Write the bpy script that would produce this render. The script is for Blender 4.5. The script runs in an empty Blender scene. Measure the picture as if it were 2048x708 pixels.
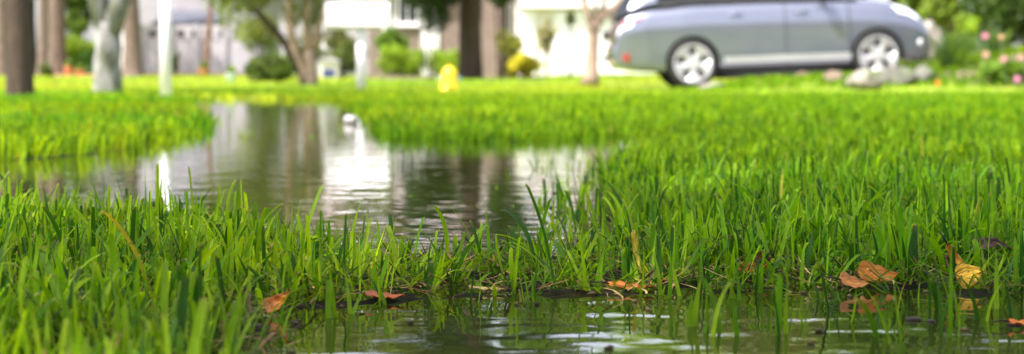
import bpy, bmesh, math, random
import numpy as np
from mathutils import Vector, Matrix, Euler

random.seed(7)
rng = np.random.default_rng(11)
sc = bpy.context.scene
COL = sc.collection
H = 0.193            # camera height over the water
F = 3822.0           # focal length in photo pixels (photo 2048 wide)
YH = 158.0           # horizon row
R = math.radians

def X_at(px, d): return (px - 1024.0) / F * d
def Z_at(py, d): return H - (py - YH) / F * d
def d_at(py): return H * F / (py - YH)

# ------------------------------------------------------------------ helpers
def mesh_obj(name, verts, faces, mat=None, parent=None, smooth=True, col=None, uv=None, mats=None, fmat=None):
    me = bpy.data.meshes.new(name)
    verts = np.asarray(verts, dtype=np.float32)
    if isinstance(faces, np.ndarray):
        n, k = faces.shape
        me.vertices.add(len(verts)); me.vertices.foreach_set('co', verts.ravel())
        me.loops.add(n * k); me.loops.foreach_set('vertex_index', faces.astype(np.int32).ravel())
        me.polygons.add(n)
        me.polygons.foreach_set('loop_start', (np.arange(n) * k).astype(np.int32))
        me.polygons.foreach_set('loop_total', np.full(n, k, dtype=np.int32))
        if smooth: me.polygons.foreach_set('use_smooth', np.ones(n, dtype=bool))
        me.update(calc_edges=True)
        me.validate()
    else:
        me.from_pydata([tuple(v) for v in verts.tolist()], [], faces)
        if smooth:
            for p in me.polygons: p.use_smooth = True
        me.update()
    if col is not None:
        a = me.color_attributes.new('Col', 'FLOAT_COLOR', 'POINT')
        c = np.ones((len(verts), 4), dtype=np.float32); c[:, :3] = col
        a.data.foreach_set('color', c.ravel())
    if uv is not None:
        a = me.attributes.new('bladeuv', 'FLOAT2', 'POINT')
        a.data.foreach_set('vector', np.asarray(uv, dtype=np.float32).ravel())
    if mats:
        for m in mats: me.materials.append(m)
        if fmat is not None: me.polygons.foreach_set('material_index', np.asarray(fmat, dtype=np.int32))
    elif mat: me.materials.append(mat)
    o = bpy.data.objects.new(name, me); COL.objects.link(o)
    if parent is not None: o.parent = parent
    return o

def tag(o, label=None, cat=None, group=None, kind=None):
    if label: o['label'] = label
    if cat: o['category'] = cat
    if group: o['group'] = group
    if kind: o['kind'] = kind
    return o

def empty(name, loc=(0, 0, 0), rot=(0, 0, 0), **k):
    o = bpy.data.objects.new(name, None); COL.objects.link(o)
    o.location = loc; o.rotation_euler = rot; o.empty_display_size = .1
    return tag(o, **k)

class MB:
    def __init__(s): s.v = []; s.f = []; s.c = []
    def add(s, v, f):
        n = len(s.v); s.v += [tuple(p) for p in v]; s.f += [tuple(i + n for i in q) for q in f]; return s
    def box(s, x0, y0, z0, x1, y1, z1, b=0.0):
        if b <= 0:
            return s.add([(x0,y0,z0),(x1,y0,z0),(x1,y1,z0),(x0,y1,z0),(x0,y0,z1),(x1,y0,z1),(x1,y1,z1),(x0,y1,z1)],
                     [(0,3,2,1),(4,5,6,7),(0,1,5,4),(1,2,6,5),(2,3,7,6),(3,0,4,7)])
        bm = bmesh.new(); bmesh.ops.create_cube(bm, size=1)
        for v in bm.verts: v.co = Vector(((x0+x1)/2 + v.co.x*(x1-x0), (y0+y1)/2 + v.co.y*(y1-y0), (z0+z1)/2 + v.co.z*(z1-z0)))
        bmesh.ops.bevel(bm, geom=bm.edges[:], offset=b, segments=2, affect='EDGES')
        bm.verts.index_update(); s.add([v.co[:] for v in bm.verts], [[v.index for v in f.verts] for f in bm.faces]); bm.free(); return s
    def tube(s, pts, rad, n=10, rough=0.0, cap=True, seed=0):
        pts = [Vector(p) for p in pts]
        rr = random.Random(seed)
        ph = [rr.uniform(0, 6.28) for _ in range(4)]
        rings = []; up = Vector((0, 1, 0.01))
        for i, p in enumerate(pts):
            t = (pts[min(i+1, len(pts)-1)] - pts[max(i-1, 0)]).normalized()
            a = t.cross(up)
            if a.length < 1e-3: a = t.cross(Vector((1, 0, 0)))
            a.normalize(); b = a.cross(t).normalized()
            r = rad[i] if isinstance(rad, (list, tuple)) else rad
            ring = []
            for k in range(n):
                an = 2*math.pi*k/n
                q = r*(1 + rough*(math.sin(3*an+ph[0]+i*.6) + .6*math.sin(5*an+ph[1]-i*1.1) + .5*math.sin(2*an+ph[2]+i*.37)) )
                ring.append(p + a*math.cos(an)*q + b*math.sin(an)*q)
            rings.append(ring)
        v = [q for r_ in rings for q in r_]
        f = [(i*n+k, i*n+(k+1) % n, (i+1)*n+(k+1) % n, (i+1)*n+k) for i in range(len(pts)-1) for k in range(n)]
        if cap: f += [tuple(range(n-1, -1, -1)), tuple((len(pts)-1)*n+k for k in range(n))]
        return s.add(v, f)
    def lathe(s, prof, n=24, c=(0, 0, 0), axis='z'):
        v = []
        for r, z in prof:
            for k in range(n):
                a = 2*math.pi*k/n
                p = (r*math.cos(a), r*math.sin(a), z)
                if axis == 'x': p = (p[2], p[0], p[1])
                if axis == 'y': p = (p[0], p[2], p[1])
                v.append((p[0]+c[0], p[1]+c[1], p[2]+c[2]))
        f = [(i*n+k, i*n+(k+1) % n, (i+1)*n+(k+1) % n, (i+1)*n+k) for i in range(len(prof)-1) for k in range(n)]
        f += [tuple(range(n-1, -1, -1)), tuple((len(prof)-1)*n+k for k in range(n))]
        return s.add(v, f)
    def build(s, name, mat, parent=None, smooth=True):
        return mesh_obj(name, s.v, s.f, mat, parent, smooth)

def autosmooth(o, ang=35):
    bm = bmesh.new(); bm.from_mesh(o.data)
    bmesh.ops.recalc_face_normals(bm, faces=bm.faces)
    for e in bm.edges:
        if len(e.link_faces) == 2 and e.calc_face_angle(0) > R(ang): e.smooth = False
    bm.to_mesh(o.data); bm.free(); return o

# ------------------------------------------------------------------ materials
def newmat(name):
    m = bpy.data.materials.new(name); m.use_nodes = True
    nt = m.node_tree; nt.nodes.clear()
    out = nt.nodes.new('ShaderNodeOutputMaterial')
    return m, nt, out
def nd(nt, t, **k):
    n = nt.nodes.new(t)
    for a, b in k.items():
        if a.startswith('_'): setattr(n, a[1:], b)
        else:
            key = a.replace('__', ' ')
            n.inputs[key].default_value = b
    return n
def c4(c): return (c[0], c[1], c[2], 1.0)

def pmat(name, c1, c2=None, scale=5.0, rough=.6, metal=0, bump=0.0, bscale=None, coat=0, spec=.5, stretch=(1,1,1), contrast=(.35,.65), c3=None, s3=1.0, detail=6):
    m, nt, out = newmat(name); L = nt.links.new
    p = nd(nt, 'ShaderNodeBsdfPrincipled', Roughness=rough, Metallic=metal)
    p.inputs['Coat Weight'].default_value = coat
    p.inputs['Specular IOR Level'].default_value = spec
    L(p.outputs[0], out.inputs[0])
    tc = nd(nt, 'ShaderNodeTexCoord'); mp = nd(nt, 'ShaderNodeMapping'); mp.inputs['Scale'].default_value = stretch
    L(tc.outputs['Object'], mp.inputs[0])
    ns = nd(nt, 'ShaderNodeTexNoise', Scale=scale, Detail=detail, Roughness=.62); L(mp.outputs[0], ns.inputs['Vector'])
    rp = nd(nt, 'ShaderNodeValToRGB'); rp.color_ramp.elements[0].position = contrast[0]; rp.color_ramp.elements[1].position = contrast[1]
    rp.color_ramp.elements[0].color = c4(c1); rp.color_ramp.elements[1].color = c4(c2 or c1)
    L(ns.outputs['Fac'], rp.inputs[0]); last = rp.outputs[0]
    if c3:
        n3 = nd(nt, 'ShaderNodeTexNoise', Scale=s3, Detail=3.0); L(mp.outputs[0], n3.inputs['Vector'])
        r3 = nd(nt, 'ShaderNodeValToRGB'); r3.color_ramp.elements[0].position = .5; r3.color_ramp.elements[1].position = .65
        L(n3.outputs['Fac'], r3.inputs[0])
        mx = nd(nt, 'ShaderNodeMix', _data_type='RGBA'); L(r3.outputs[0], mx.inputs[0]); L(last, mx.inputs[6]); mx.inputs[7].default_value = c4(c3); last = mx.outputs[2]
    L(last, p.inputs['Base Color'])
    if bump:
        nb = nd(nt, 'ShaderNodeTexNoise', Scale=bscale or scale*2, Detail=6.0); L(mp.outputs[0], nb.inputs['Vector'])
        bp = nd(nt, 'ShaderNodeBump', Strength=1.0, Distance=bump); L(nb.outputs['Fac'], bp.inputs['Height']); L(bp.outputs[0], p.inputs['Normal'])
    return m

def leafmat(name, trans=.4, rough=.45, spec=.4, veins=False, tmul=(1.5, 1.35, .5)):
    m, nt, out = newmat(name); L = nt.links.new
    at = nd(nt, 'ShaderNodeAttribute', _attribute_name='Col')
    colr = at.outputs['Color']
    p = nd(nt, 'ShaderNodeBsdfPrincipled', Roughness=rough); p.inputs['Specular IOR Level'].default_value = spec
    if veins:
        uv = nd(nt, 'ShaderNodeAttribute', _attribute_name='bladeuv')
        sx = nd(nt, 'ShaderNodeSeparateXYZ'); L(uv.outputs['Vector'], sx.inputs[0])
        m1 = nd(nt, 'ShaderNodeMath', _operation='MULTIPLY'); L(sx.outputs[0], m1.inputs[0]); m1.inputs[1].default_value = 44.0
        s1 = nd(nt, 'ShaderNodeMath', _operation='SINE'); L(m1.outputs[0], s1.inputs[0])
        m2 = nd(nt, 'ShaderNodeMath', _operation='MULTIPLY_ADD'); L(s1.outputs[0], m2.inputs[0]); m2.inputs[1].default_value = .10; m2.inputs[2].default_value = 1.0
        tc = nd(nt, 'ShaderNodeTexCoord')
        ns = nd(nt, 'ShaderNodeTexNoise', Scale=90.0, Detail=3.0); L(tc.outputs['Object'], ns.inputs['Vector'])
        m3 = nd(nt, 'ShaderNodeMath', _operation='MULTIPLY_ADD'); L(ns.outputs['Fac'], m3.inputs[0]); m3.inputs[1].default_value = .7; m3.inputs[2].default_value = .65
        m4 = nd(nt, 'ShaderNodeMath', _operation='MULTIPLY'); L(m2.outputs[0], m4.inputs[0]); L(m3.outputs[0], m4.inputs[1])
        vm = nd(nt, 'ShaderNodeVectorMath', _operation='SCALE'); L(colr, vm.inputs[0]); L(m4.outputs[0], vm.inputs['Scale'])
        colr = vm.outputs[0]
        bp = nd(nt, 'ShaderNodeBump', Strength=.35, Distance=.0003); L(s1.outputs[0], bp.inputs['Height']); L(bp.outputs[0], p.inputs['Normal'])
    L(colr, p.inputs['Base Color'])
    tm = nd(nt, 'ShaderNodeVectorMath', _operation='MULTIPLY'); L(colr, tm.inputs[0]); tm.inputs[1].default_value = tmul
    tr = nd(nt, 'ShaderNodeBsdfTranslucent'); L(tm.outputs[0], tr.inputs[0])
    mx = nd(nt, 'ShaderNodeMixShader'); mx.inputs[0].default_value = trans
    L(p.outputs[0], mx.inputs[1]); L(tr.outputs[0], mx.inputs[2]); L(mx.outputs[0], out.inputs[0])
    return m

M = {}
M['blade'] = leafmat('grass_blade', .45, .48, .16, True, tmul=(1.5,1.5,.25))
M['lawn'] = leafmat('lawn_blade', .5, .6, .08, tmul=(1.75,1.5,.25))
M['leaf'] = leafmat('foliage', .35, .5, .3)
M['petal'] = leafmat('petal', .3, .6, .2, tmul=(1, 1, 1))
M['dryleaf'] = leafmat('fallen_leaf', .25, .4, .3, True, tmul=(1.2, 1, .6))
M['thatch'] = leafmat('thatch', .1, .6, .12, tmul=(1,.8,.5))
M['bark_dark'] = pmat('bark_dark', (.022,.013,.007), (.060,.038,.021), 9, .9, bump=.02, stretch=(3,3,.6), bscale=14)
M['bark_pine'] = pmat('bark_pine', (.075,.050,.036), (.18,.125,.095), 7, .9, bump=.03, stretch=(3,3,.5))
M['bark_pale'] = pmat('bark_pale', (.09,.085,.07), (.30,.295,.285), 6, .85, bump=.02, stretch=(2,2,.6), c3=(.10,.105,.06), s3=5)
M['bark_tan'] = pmat('bark_tan', (.20,.13,.09), (.36,.26,.19), 6, .8, bump=.01, stretch=(2,2,.4))
M['bark_red'] = pmat('bark_red', (.28,.13,.08), (.42,.24,.17), 6, .8, bump=.01)
M['white'] = pmat('white_paint', (.76,.73,.745), (.82,.79,.80), 3, .5)
M['siding'] = pmat('white_siding', (.30,.28,.295), (.38,.36,.375), 2, .6)
M['cream'] = pmat('cream_stucco', (.62,.56,.50), (.72,.67,.62), 3, .8)
M['terracotta'] = pmat('terracotta', (.50,.20,.09), (.60,.28,.14), 6, .8)
M['concrete'] = pmat('concrete', (.30,.285,.26), (.40,.38,.35), 4, .85, bump=.002)
M['fence'] = pmat('fence_board', (.33,.315,.335), (.45,.43,.45), 6, .8, stretch=(2,2,.3))
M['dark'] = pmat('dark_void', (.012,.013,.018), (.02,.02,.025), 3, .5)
M['roof'] = pmat('roof_shingle', (.16,.13,.12), (.26,.22,.20), 12, .9, stretch=(1,1,3))
M['roofdark'] = pmat('roof_dark', (.05,.055,.075), (.09,.095,.12), 12, .8)
M['yellow'] = pmat('hydrant_yellow', (.70,.47,.002), (.78,.55,.004), 8, .4, c3=(.55,.33,.005), s3=14)
M['bluecap'] = pmat('cap_blue', (.10,.28,.38), (.14,.34,.46), 8, .4)
M['rock'] = pmat('limestone', (.15,.13,.10), (.29,.265,.22), 5, .9, bump=.03, bscale=8, c3=(.14,.15,.09), s3=4)
M['rockgrey'] = pmat('grey_rock', (.06,.06,.045), (.17,.165,.135), 6, .9, bump=.03, c3=(.10,.13,.05), s3=5)
M['rockbrown'] = pmat('brown_rock', (.09,.06,.035), (.19,.14,.09), 6, .9, bump=.03)
M['mulch'] = pmat('mulch', (.30,.12,.04), (.52,.26,.12), 20, .95, bump=.03)
M['soil'] = pmat('bed_soil', (.06,.045,.03), (.14,.10,.06), 14, .95, bump=.03)
M['paint'] = pmat('car_paint', (.165,.178,.235), (.18,.192,.25), 2, .18, metal=.5, coat=1)
M['trim'] = pmat('black_trim', (.012,.012,.013), (.02,.02,.02), 4, .6)
M['rubber'] = pmat('tyre_rubber', (.014,.014,.015), (.028,.026,.024), 20, .85)
M['alloy'] = pmat('alloy', (.36,.36,.35), (.46,.46,.45), 5, .35, metal=.35)
M['chrome'] = pmat('chrome', (.80,.80,.80), (.86,.86,.86), 5, .15, metal=.9)
M['silver'] = pmat('silver_trim', (.40,.40,.42), (.46,.46,.48), 5, .3, metal=.4)
M['glass'] = pmat('car_glass', (.006,.007,.009), (.009,.010,.012), 2, .04, spec=.4)
M['pane'] = pmat('window_pane', (.03,.035,.05), (.05,.055,.07), 2, .05, spec=.8)
M['red'] = pmat('tail_lens', (.30,.02,.03), (.36,.03,.04), 6, .15, coat=1)
M['clear'] = pmat('lamp_lens', (.72,.73,.75), (.80,.80,.82), 6, .1, coat=1)
M['palepot'] = pmat('pale_pot', (.48,.58,.66), (.66,.74,.78), 6, .4)
M['navy'] = pmat('opening_dark', (.02,.035,.12), (.03,.05,.16), 6, .5)
M['cup'] = pmat('cup_white', (.24,.22,.21), (.30,.28,.27), 6, .4)
M['seed'] = pmat('dark_seed', (.008,.006,.004), (.025,.016,.009), 40, .5, spec=.15)

def brickmat():
    m, nt, out = newmat('brick'); L = nt.links.new
    p = nd(nt, 'ShaderNodeBsdfPrincipled', Roughness=.85); L(p.outputs[0], out.inputs[0])
    tc = nd(nt, 'ShaderNodeTexCoord'); mp = nd(nt, 'ShaderNodeMapping'); mp.inputs['Rotation'].default_value = (R(90), 0, 0)
    L(tc.outputs['Object'], mp.inputs[0])
    b = nd(nt, 'ShaderNodeTexBrick', Scale=4.6); b.inputs['Color1'].default_value = (.13,.085,.068,1); b.inputs['Color2'].default_value = (.19,.135,.11,1)
    b.inputs['Mortar'].default_value = (.25,.22,.20,1); b.inputs['Mortar Size'].default_value = .015
    L(mp.outputs[0], b.inputs[0]); L(b.outputs[0], p.inputs['Base Color'])
    return m
M['brick'] = brickmat()

# ------------------------------------------------------------------ terrain
def pxpoly(pts, far=None):
    out = []
    for x, y in pts:
        d = d_at(y); out.append((X_at(x, d), d))
    return np.array(out)
POND = pxpoly([(-1500,322),(-400,322),(100,319),(205,308),(268,292),(325,276),(395,262),(395,240),(368,222),(358,208),(370,201.5),(520,199),(670,201),(712,212),(728,228),(752,252),(775,276),(900,284),(1060,284),(1200,276),(1300,270),(1700,269),(2300,270),(3000,271),
    (3000,277),(2100,276),(1750,277),(1500,282),(1300,294),(1235,325),(1205,390),(1215,450),(1180,500),(1000,522),(800,526),(660,522),(570,496),(470,462),(200,440),(-200,442),(-1500,446)])
FRONT = pxpoly([(300,1400),(430,760),(488,668),(560,622),(750,606),(900,590),(1240,584),(1600,575),(1850,582),(2100,592),(2600,600),(4200,640),(4200,1400)])
def sdist(poly, x, y):
    """signed distance, positive inside"""
    x = np.asarray(x, dtype=np.float64); y = np.asarray(y, dtype=np.float64)
    dmin = np.full(x.shape, 1e9); ins = np.zeros(x.shape, dtype=bool)
    n = len(poly)
    for i in range(n):
        ax, ay = poly[i]; bx, by = poly[(i+1) % n]
        ex, ey = bx-ax, by-ay
        t = np.clip(((x-ax)*ex + (y-ay)*ey)/(ex*ex+ey*ey+1e-12), 0, 1)
        dmin = np.minimum(dmin, np.hypot(x-ax-t*ex, y-ay-t*ey))
        c = ((ay > y) != (by > y)) & (x < (bx-ax)*(y-ay)/((by-ay) if abs(by-ay) > 1e-12 else 1e-12)+ax)
        ins ^= c
    return np.where(ins, dmin, -dmin)
_S = np.random.default_rng(5)
def wav(x, y, f, n=7, seed=0):
    s = np.random.default_rng(seed+100); o = 0
    for i in range(n):
        a = s.uniform(0, 6.28); k = f*s.uniform(.6, 1.7)
        o = o + np.sin((x*math.cos(a)+y*math.sin(a))*k*6.283+s.uniform(0, 6.28))
    return o/math.sqrt(n)
def ss(a, b, v):
    t = np.clip((v-a)/(b-a), 0, 1); return t*t*(3-2*t)
def water_sd(x, y):
    """distance into water (positive) or land (negative), ragged"""
    x = np.asarray(x, dtype=float); y = np.asarray(y, dtype=float)
    sd = np.maximum(sdist(POND, x, y), sdist(FRONT, x, y))
    amp = .012*np.clip(y/2.0, .6, 10)
    return sd + amp*wav(x, y, 1.6/np.clip(y/2.5, .8, 6), 6, 1) + .4*amp*wav(x, y, 6/np.clip(y/2.5, .8, 6), 6, 2)
def gz(x, y):
    x = np.asarray(x, dtype=float); y = np.asarray(y, dtype=float)
    sd = water_sd(x, y)
    sc_ = np.clip(y/2.0, .7, 5)
    land = .009*ss(0.02, .3, -sd/sc_*1.0) - .001
    wat = -.035*ss(0, .12, sd)
    z = np.where(sd > 0, wat, land)
    z = z + (.0030*wav(x, y, 9, 8, 3) + .0015*wav(x, y, 22, 8, 4))*np.where(y < 6, 1, .0)
    z = z + .004*np.clip(y-18, 0, 10) + .0085*np.clip(y-28, 0, 31)
    z = z + .02*wav(x, y, .08, 5, 6)*ss(18, 30, y)
    m = ss(21, 26, y)*(1-ss(31, 38, y))*ss(.8, 2.6, x)
    car = .035 + .050*np.clip(x-2.66, -1, 6)
    z = z*(1-m) + car*m
    z = z + .115*ss(22, 24, y)*(1-ss(25.3, 26.0, y))*ss(2.2, 3.3, x)*(1-ss(5.0, 6.2, x))
    return z
def g1(x, y): return float(gz(np.array([x]), np.array([y]))[0])

ys = np.concatenate([np.arange(.5, 3.2, .016), 3.2*np.power(1.02, np.arange(0, 150)), np.geomspace(65, 900, 16)])
xs_h = np.concatenate([np.arange(0, 1.2, .018), 1.2*np.power(1.06, np.arange(0, 80))])
xs_h = np.concatenate([xs_h[xs_h < 120], [200, 400, 800]])
xs = np.concatenate([-xs_h[::-1][:-1], xs_h])
ys = np.concatenate([[-60, -20, -6, -2, 0], ys])
GX, GY = np.meshgrid(xs, ys)
GZ = gz(GX, GY)
GZ = np.where(GY < .3, -.03, GZ)
nx, ny = len(xs), len(ys)
idx = np.arange(nx*ny).reshape(ny, nx)
gf = np.stack([idx[:-1, :-1], idx[:-1, 1:], idx[1:, 1:], idx[1:, :-1]], -1).reshape(-1, 4)
def groundmat():
    m, nt, out = newmat('ground'); L = nt.links.new
    p = nd(nt, 'ShaderNodeBsdfPrincipled', Roughness=.7); p.inputs['Specular IOR Level'].default_value = .03; L(p.outputs[0], out.inputs[0])
    tc = nd(nt, 'ShaderNodeTexCoord')
    n1 = nd(nt, 'ShaderNodeTexNoise', Scale=60.0, Detail=8.0, Roughness=.7); L(tc.outputs['Object'], n1.inputs['Vector'])
    r1 = nd(nt, 'ShaderNodeValToRGB'); r1.color_ramp.elements[0].position = .3; r1.color_ramp.elements[1].position = .75
    r1.color_ramp.elements[0].color = (.003,.0028,.0012,1); r1.color_ramp.elements[1].color = (.034,.022,.008,1)
    e = r1.color_ramp.elements.new(.55); e.color = (.012,.012,.004,1)
    L(n1.outputs['Fac'], r1.inputs[0])
    n2 = nd(nt, 'ShaderNodeTexNoise', Scale=2.2, Detail=8.0, Roughness=.75); L(tc.outputs['Object'], n2.inputs['Vector'])
    r2 = nd(nt, 'ShaderNodeValToRGB'); r2.color_ramp.elements[0].position = .3; r2.color_ramp.elements[1].position = .7
    r2.color_ramp.elements[0].color = (.10,.17,.012,1); r2.color_ramp.elements[1].color = (.26,.31,.05,1)
    L(n2.outputs['Fac'], r2.inputs[0])
    sx = nd(nt, 'ShaderNodeSeparateXYZ'); L(tc.outputs['Object'], sx.inputs[0])
    mr = nd(nt, 'ShaderNodeMapRange'); L(sx.outputs[1], mr.inputs[0]); mr.inputs[1].default_value = 6; mr.inputs[2].default_value = 18
    mx = nd(nt, 'ShaderNodeMix', _data_type='RGBA'); L(mr.outputs[0], mx.inputs[0]); L(r1.outputs[0], mx.inputs[6]); L(r2.outputs[0], mx.inputs[7])
    L(mx.outputs[2], p.inputs['Base Color'])
    bp = nd(nt, 'ShaderNodeBump', Strength=.8, Distance=.004); L(n1.outputs['Fac'], bp.inputs['Height']); L(bp.outputs[0], p.inputs['Normal'])
    return m
g = mesh_obj('ground', np.stack([GX, GY, GZ], -1).reshape(-1, 3), gf, groundmat())
tag(g, 'wet dark soil and green lawn ground under the flooded yard', 'ground', kind='structure')

# ------------------------------------------------------------------ water
def watermat():
    m, nt, out = newmat('flood_water'); L = nt.links.new
    tc = nd(nt, 'ShaderNodeTexCoord')
    na = nd(nt, 'ShaderNodeTexNoise', Scale=9.0, Detail=2.0, Roughness=.45); L(tc.outputs['Object'], na.inputs['Vector'])
    nb = nd(nt, 'ShaderNodeTexNoise', Scale=38.0, Detail=2.0, Roughness=.5); L(tc.outputs['Object'], nb.inputs['Vector'])
    b1 = nd(nt, 'ShaderNodeBump', Strength=1.0, Distance=.0011); L(na.outputs['Fac'], b1.inputs['Height'])
    b2 = nd(nt, 'ShaderNodeBump', Strength=1.0, Distance=.00016); L(nb.outputs['Fac'], b2.inputs['Height']); L(b1.outputs[0], b2.inputs['Normal'])
    fr = nd(nt, 'ShaderNodeFresnel', IOR=1.333); L(b2.outputs[0], fr.inputs['Normal'])
    gl = nd(nt, 'ShaderNodeBsdfGlossy', Roughness=0.0); gl.inputs['Color'].default_value = (1,1,1,1); L(b2.outputs[0], gl.inputs['Normal'])
    tr = nd(nt, 'ShaderNodeBsdfTransparent'); tr.inputs[0].default_value = (.50,.48,.26,1)
    df = nd(nt, 'ShaderNodeBsdfDiffuse'); df.inputs[0].default_value = (.030,.036,.008,1)
    mx = nd(nt, 'ShaderNodeMixShader'); mx.inputs[0].default_value = .5; L(tr.outputs[0], mx.inputs[1]); L(df.outputs[0], mx.inputs[2])
    m2 = nd(nt, 'ShaderNodeMixShader'); L(fr.outputs[0], m2.inputs[0]); L(mx.outputs[0], m2.inputs[1]); L(gl.outputs[0], m2.inputs[2])
    L(m2.outputs[0], out.inputs[0]); return m
wy = np.concatenate([np.arange(.7, 2.6, .007), 2.6*np.power(1.012, np.arange(0, 190))]); wy = wy[wy < 21]
wxh = np.concatenate([np.arange(0, .75, .009), .75*np.power(1.05, np.arange(0, 60))]); wxh = wxh[wxh < 9]
wx = np.concatenate([-wxh[::-1][:-1], wxh])
WX, WY = np.meshgrid(wx, wy)
WZ = .00016*wav(WX*.7, WY, 9, 10, 21) + .00009*wav(WX*.6, WY, 19, 10, 22)
for cx, cy, a, lam, dec in [(X_at(1180,1.40), 1.40, .00042, .060, .10), (X_at(1260,1.55), 1.53, .00020, .045, .08), (X_at(1640,1.40), 1.37, .00022, .055, .10), (X_at(1240,3.1), 3.0, .0003, .06, .3)]:
    rr = np.hypot((WX-cx)*.75, WY-cy)*(1+.06*wav(WX, WY, 6, 5, 31)); WZ += a*np.cos(rr/lam*6.283)*np.exp(-(rr/dec)**1.3)*(.6+.5*wav(WX, WY, 5, 5, 32))
WZ *= np.where(WY > 3, .6, 1)
wi = np.arange(len(wx)*len(wy)).reshape(len(wy), len(wx))
wf = np.stack([wi[:-1, :-1], wi[:-1, 1:], wi[1:, 1:], wi[1:, :-1]], -1).reshape(-1, 4)
w = mesh_obj('water', np.stack([WX, WY, WZ], -1).reshape(-1, 3), wf, watermat())
tag(w, 'still floodwater rippling across the lawn, mirroring trees and houses', 'water', kind='structure')

# ------------------------------------------------------------------ grass
def blades(name, base, L, wdt, az, th0, kap, twist, tint, cut, S, across, mat, label, tipcol=(.34,.26,.10), fold=.18, cat='grass', kind='stuff', basecol=None):
    if kind == 'stuff' and basecol is None and len(tint) > 800:
        q_ = 1/np.clip(base[:, 1]/3, .6, 6)
        pt = wav(base[:, 0], base[:, 1], .9*q_.mean(), 6, 41); pt2 = wav(base[:, 0], base[:, 1], .45*q_.mean(), 6, 42)
        tint = tint*np.stack([1+.17*pt+.16*pt2, 1+.13*pt, 1+.1*pt], 1).clip(.5, 1.6)
    N = len(L); t = np.append(np.linspace(0, .965, S), 1.0); dt = np.diff(t)
    th = th0[:, None] + kap[:, None]*t[None, :]**1.6
    ds = L[:, None]*dt[None, :]
    thm = .5*(th[:, 1:]+th[:, :-1])
    r = np.concatenate([np.zeros((N, 1)), np.cumsum(np.sin(thm)*ds, 1)], 1)
    z = np.concatenate([np.zeros((N, 1)), np.cumsum(np.cos(thm)*ds, 1)], 1)
    px = base[:, 0:1]+r*np.cos(az)[:, None]; py = base[:, 1:2]+r*np.sin(az)[:, None]; pz = base[:, 2:3]+z
    # width direction, twisting slowly along the blade
    wa = az[:, None]+np.pi/2+twist[:, None]*(.35+.65*t[None, :])
    wxd, wyd = np.cos(wa), np.sin(wa)
    prof_point = np.clip(.66+.9*t-1.1*t**2, 0, 1.0)*np.clip(1-t**2.6, 0, 1)**.7
    prof_point[-1] = .04
    prof_cut = .66+.75*t-.78*t**2
    pr = np.where(cut[:, None], prof_cut[None, :], prof_point[None, :])
    hw = wdt[:, None]*.5*pr
    # blade normal
    nx_, ny_ = -wyd*np.cos(th), wxd*np.cos(th); nz_ = np.sin(th)
    fr = np.linspace(-1, 1, across)
    V = np.empty((N, S+1, across, 3), dtype=np.float32); UV = np.empty((N, S+1, across, 2), dtype=np.float32)
    for j, f in enumerate(fr):
        fo = -(1-abs(f))*fold*hw*2
        V[:, :, j, 0] = px+wxd*hw*f+nx_*fo
        V[:, :, j, 1] = py+wyd*hw*f+ny_*fo
        V[:, :, j, 2] = pz+nz_*fo
        UV[:, :, j, 0] = (f+1)/2; UV[:, :, j, 1] = t[None, :]
    # ragged cut ends
    if across > 1:
        V[:, -1, 0, 2] -= np.where(cut, rng.uniform(0, .004, N), 0)
        V[:, -1, -1, 2] -= np.where(cut, rng.uniform(0, .004, N), 0)
    C = np.empty((N, S+1, across, 3), dtype=np.float32)
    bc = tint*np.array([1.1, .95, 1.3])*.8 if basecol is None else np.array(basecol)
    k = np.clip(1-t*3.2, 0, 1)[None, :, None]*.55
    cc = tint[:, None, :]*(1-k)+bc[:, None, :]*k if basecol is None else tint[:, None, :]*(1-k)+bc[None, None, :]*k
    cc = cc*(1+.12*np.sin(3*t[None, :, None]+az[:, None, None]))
    tipw = np.where(cut[:, None], np.clip((t-.96)/.04, 0, 1)[None, :], 0)[:, :, None]*(.15+.75*(rng.random(N) < .35))[:, None, None]
    cc = cc*(1-tipw)+np.array(tipcol)[None, None, :]*tipw
    C[:] = cc[:, :, None, :]
    b = (np.arange(N)*(S+1)*across)[:, None, None]
    i = np.arange(S)[None, :, None]*across; j = np.arange(across-1)[None, None, :]
    q0 = b+i+j
    Fq = np.stack([q0, q0+1, q0+across+1, q0+across], -1).reshape(-1, 4)
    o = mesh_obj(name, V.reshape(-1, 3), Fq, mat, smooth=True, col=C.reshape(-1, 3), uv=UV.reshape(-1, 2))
    return tag(o, label, cat, kind=kind)

G0 = np.array([.052, .148, .002]); GY_ = np.array([.168, .275, .003]); GD = np.array([.018, .065, .003])
def tints(n, bright=1.0, yel=.5):
    a = rng.random((n, 1)); b = rng.random((n, 1))
    c = G0*(1-a)+GY_*a*1.0
    c = np.where(b < .24, GD*(.8+.5*a), c)
    c = c*rng.uniform(.8, 1.2, (n, 1))*bright
    old = rng.random(n) < .008
    c[old] = np.array([.30, .26, .03])*rng.uniform(.6, 1.1, (old.sum(), 1))
    return c
def scatter_tufts(x0, x1, y0, y1, dens, per, spread, keep):
    n = int((y1-y0)*(x1-x0)*dens)
    cx = rng.uniform(x0, x1, n); cy = rng.uniform(y0, y1, n)
    k = keep(cx, cy); cx, cy = cx[k], cy[k]
    m = rng.integers(per[0], per[1]+1, len(cx))
    X = np.repeat(cx, m); Y = np.repeat(cy, m); cid = np.repeat(np.arange(len(cx)), m)
    dx = rng.normal(0, spread, len(X)); dy = rng.normal(0, spread, len(X))
    return X+dx, Y+dy, np.arctan2(dy, dx), cid

def infr(mx, pad): return lambda x, y: np.abs(x) < mx*y+pad

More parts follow.
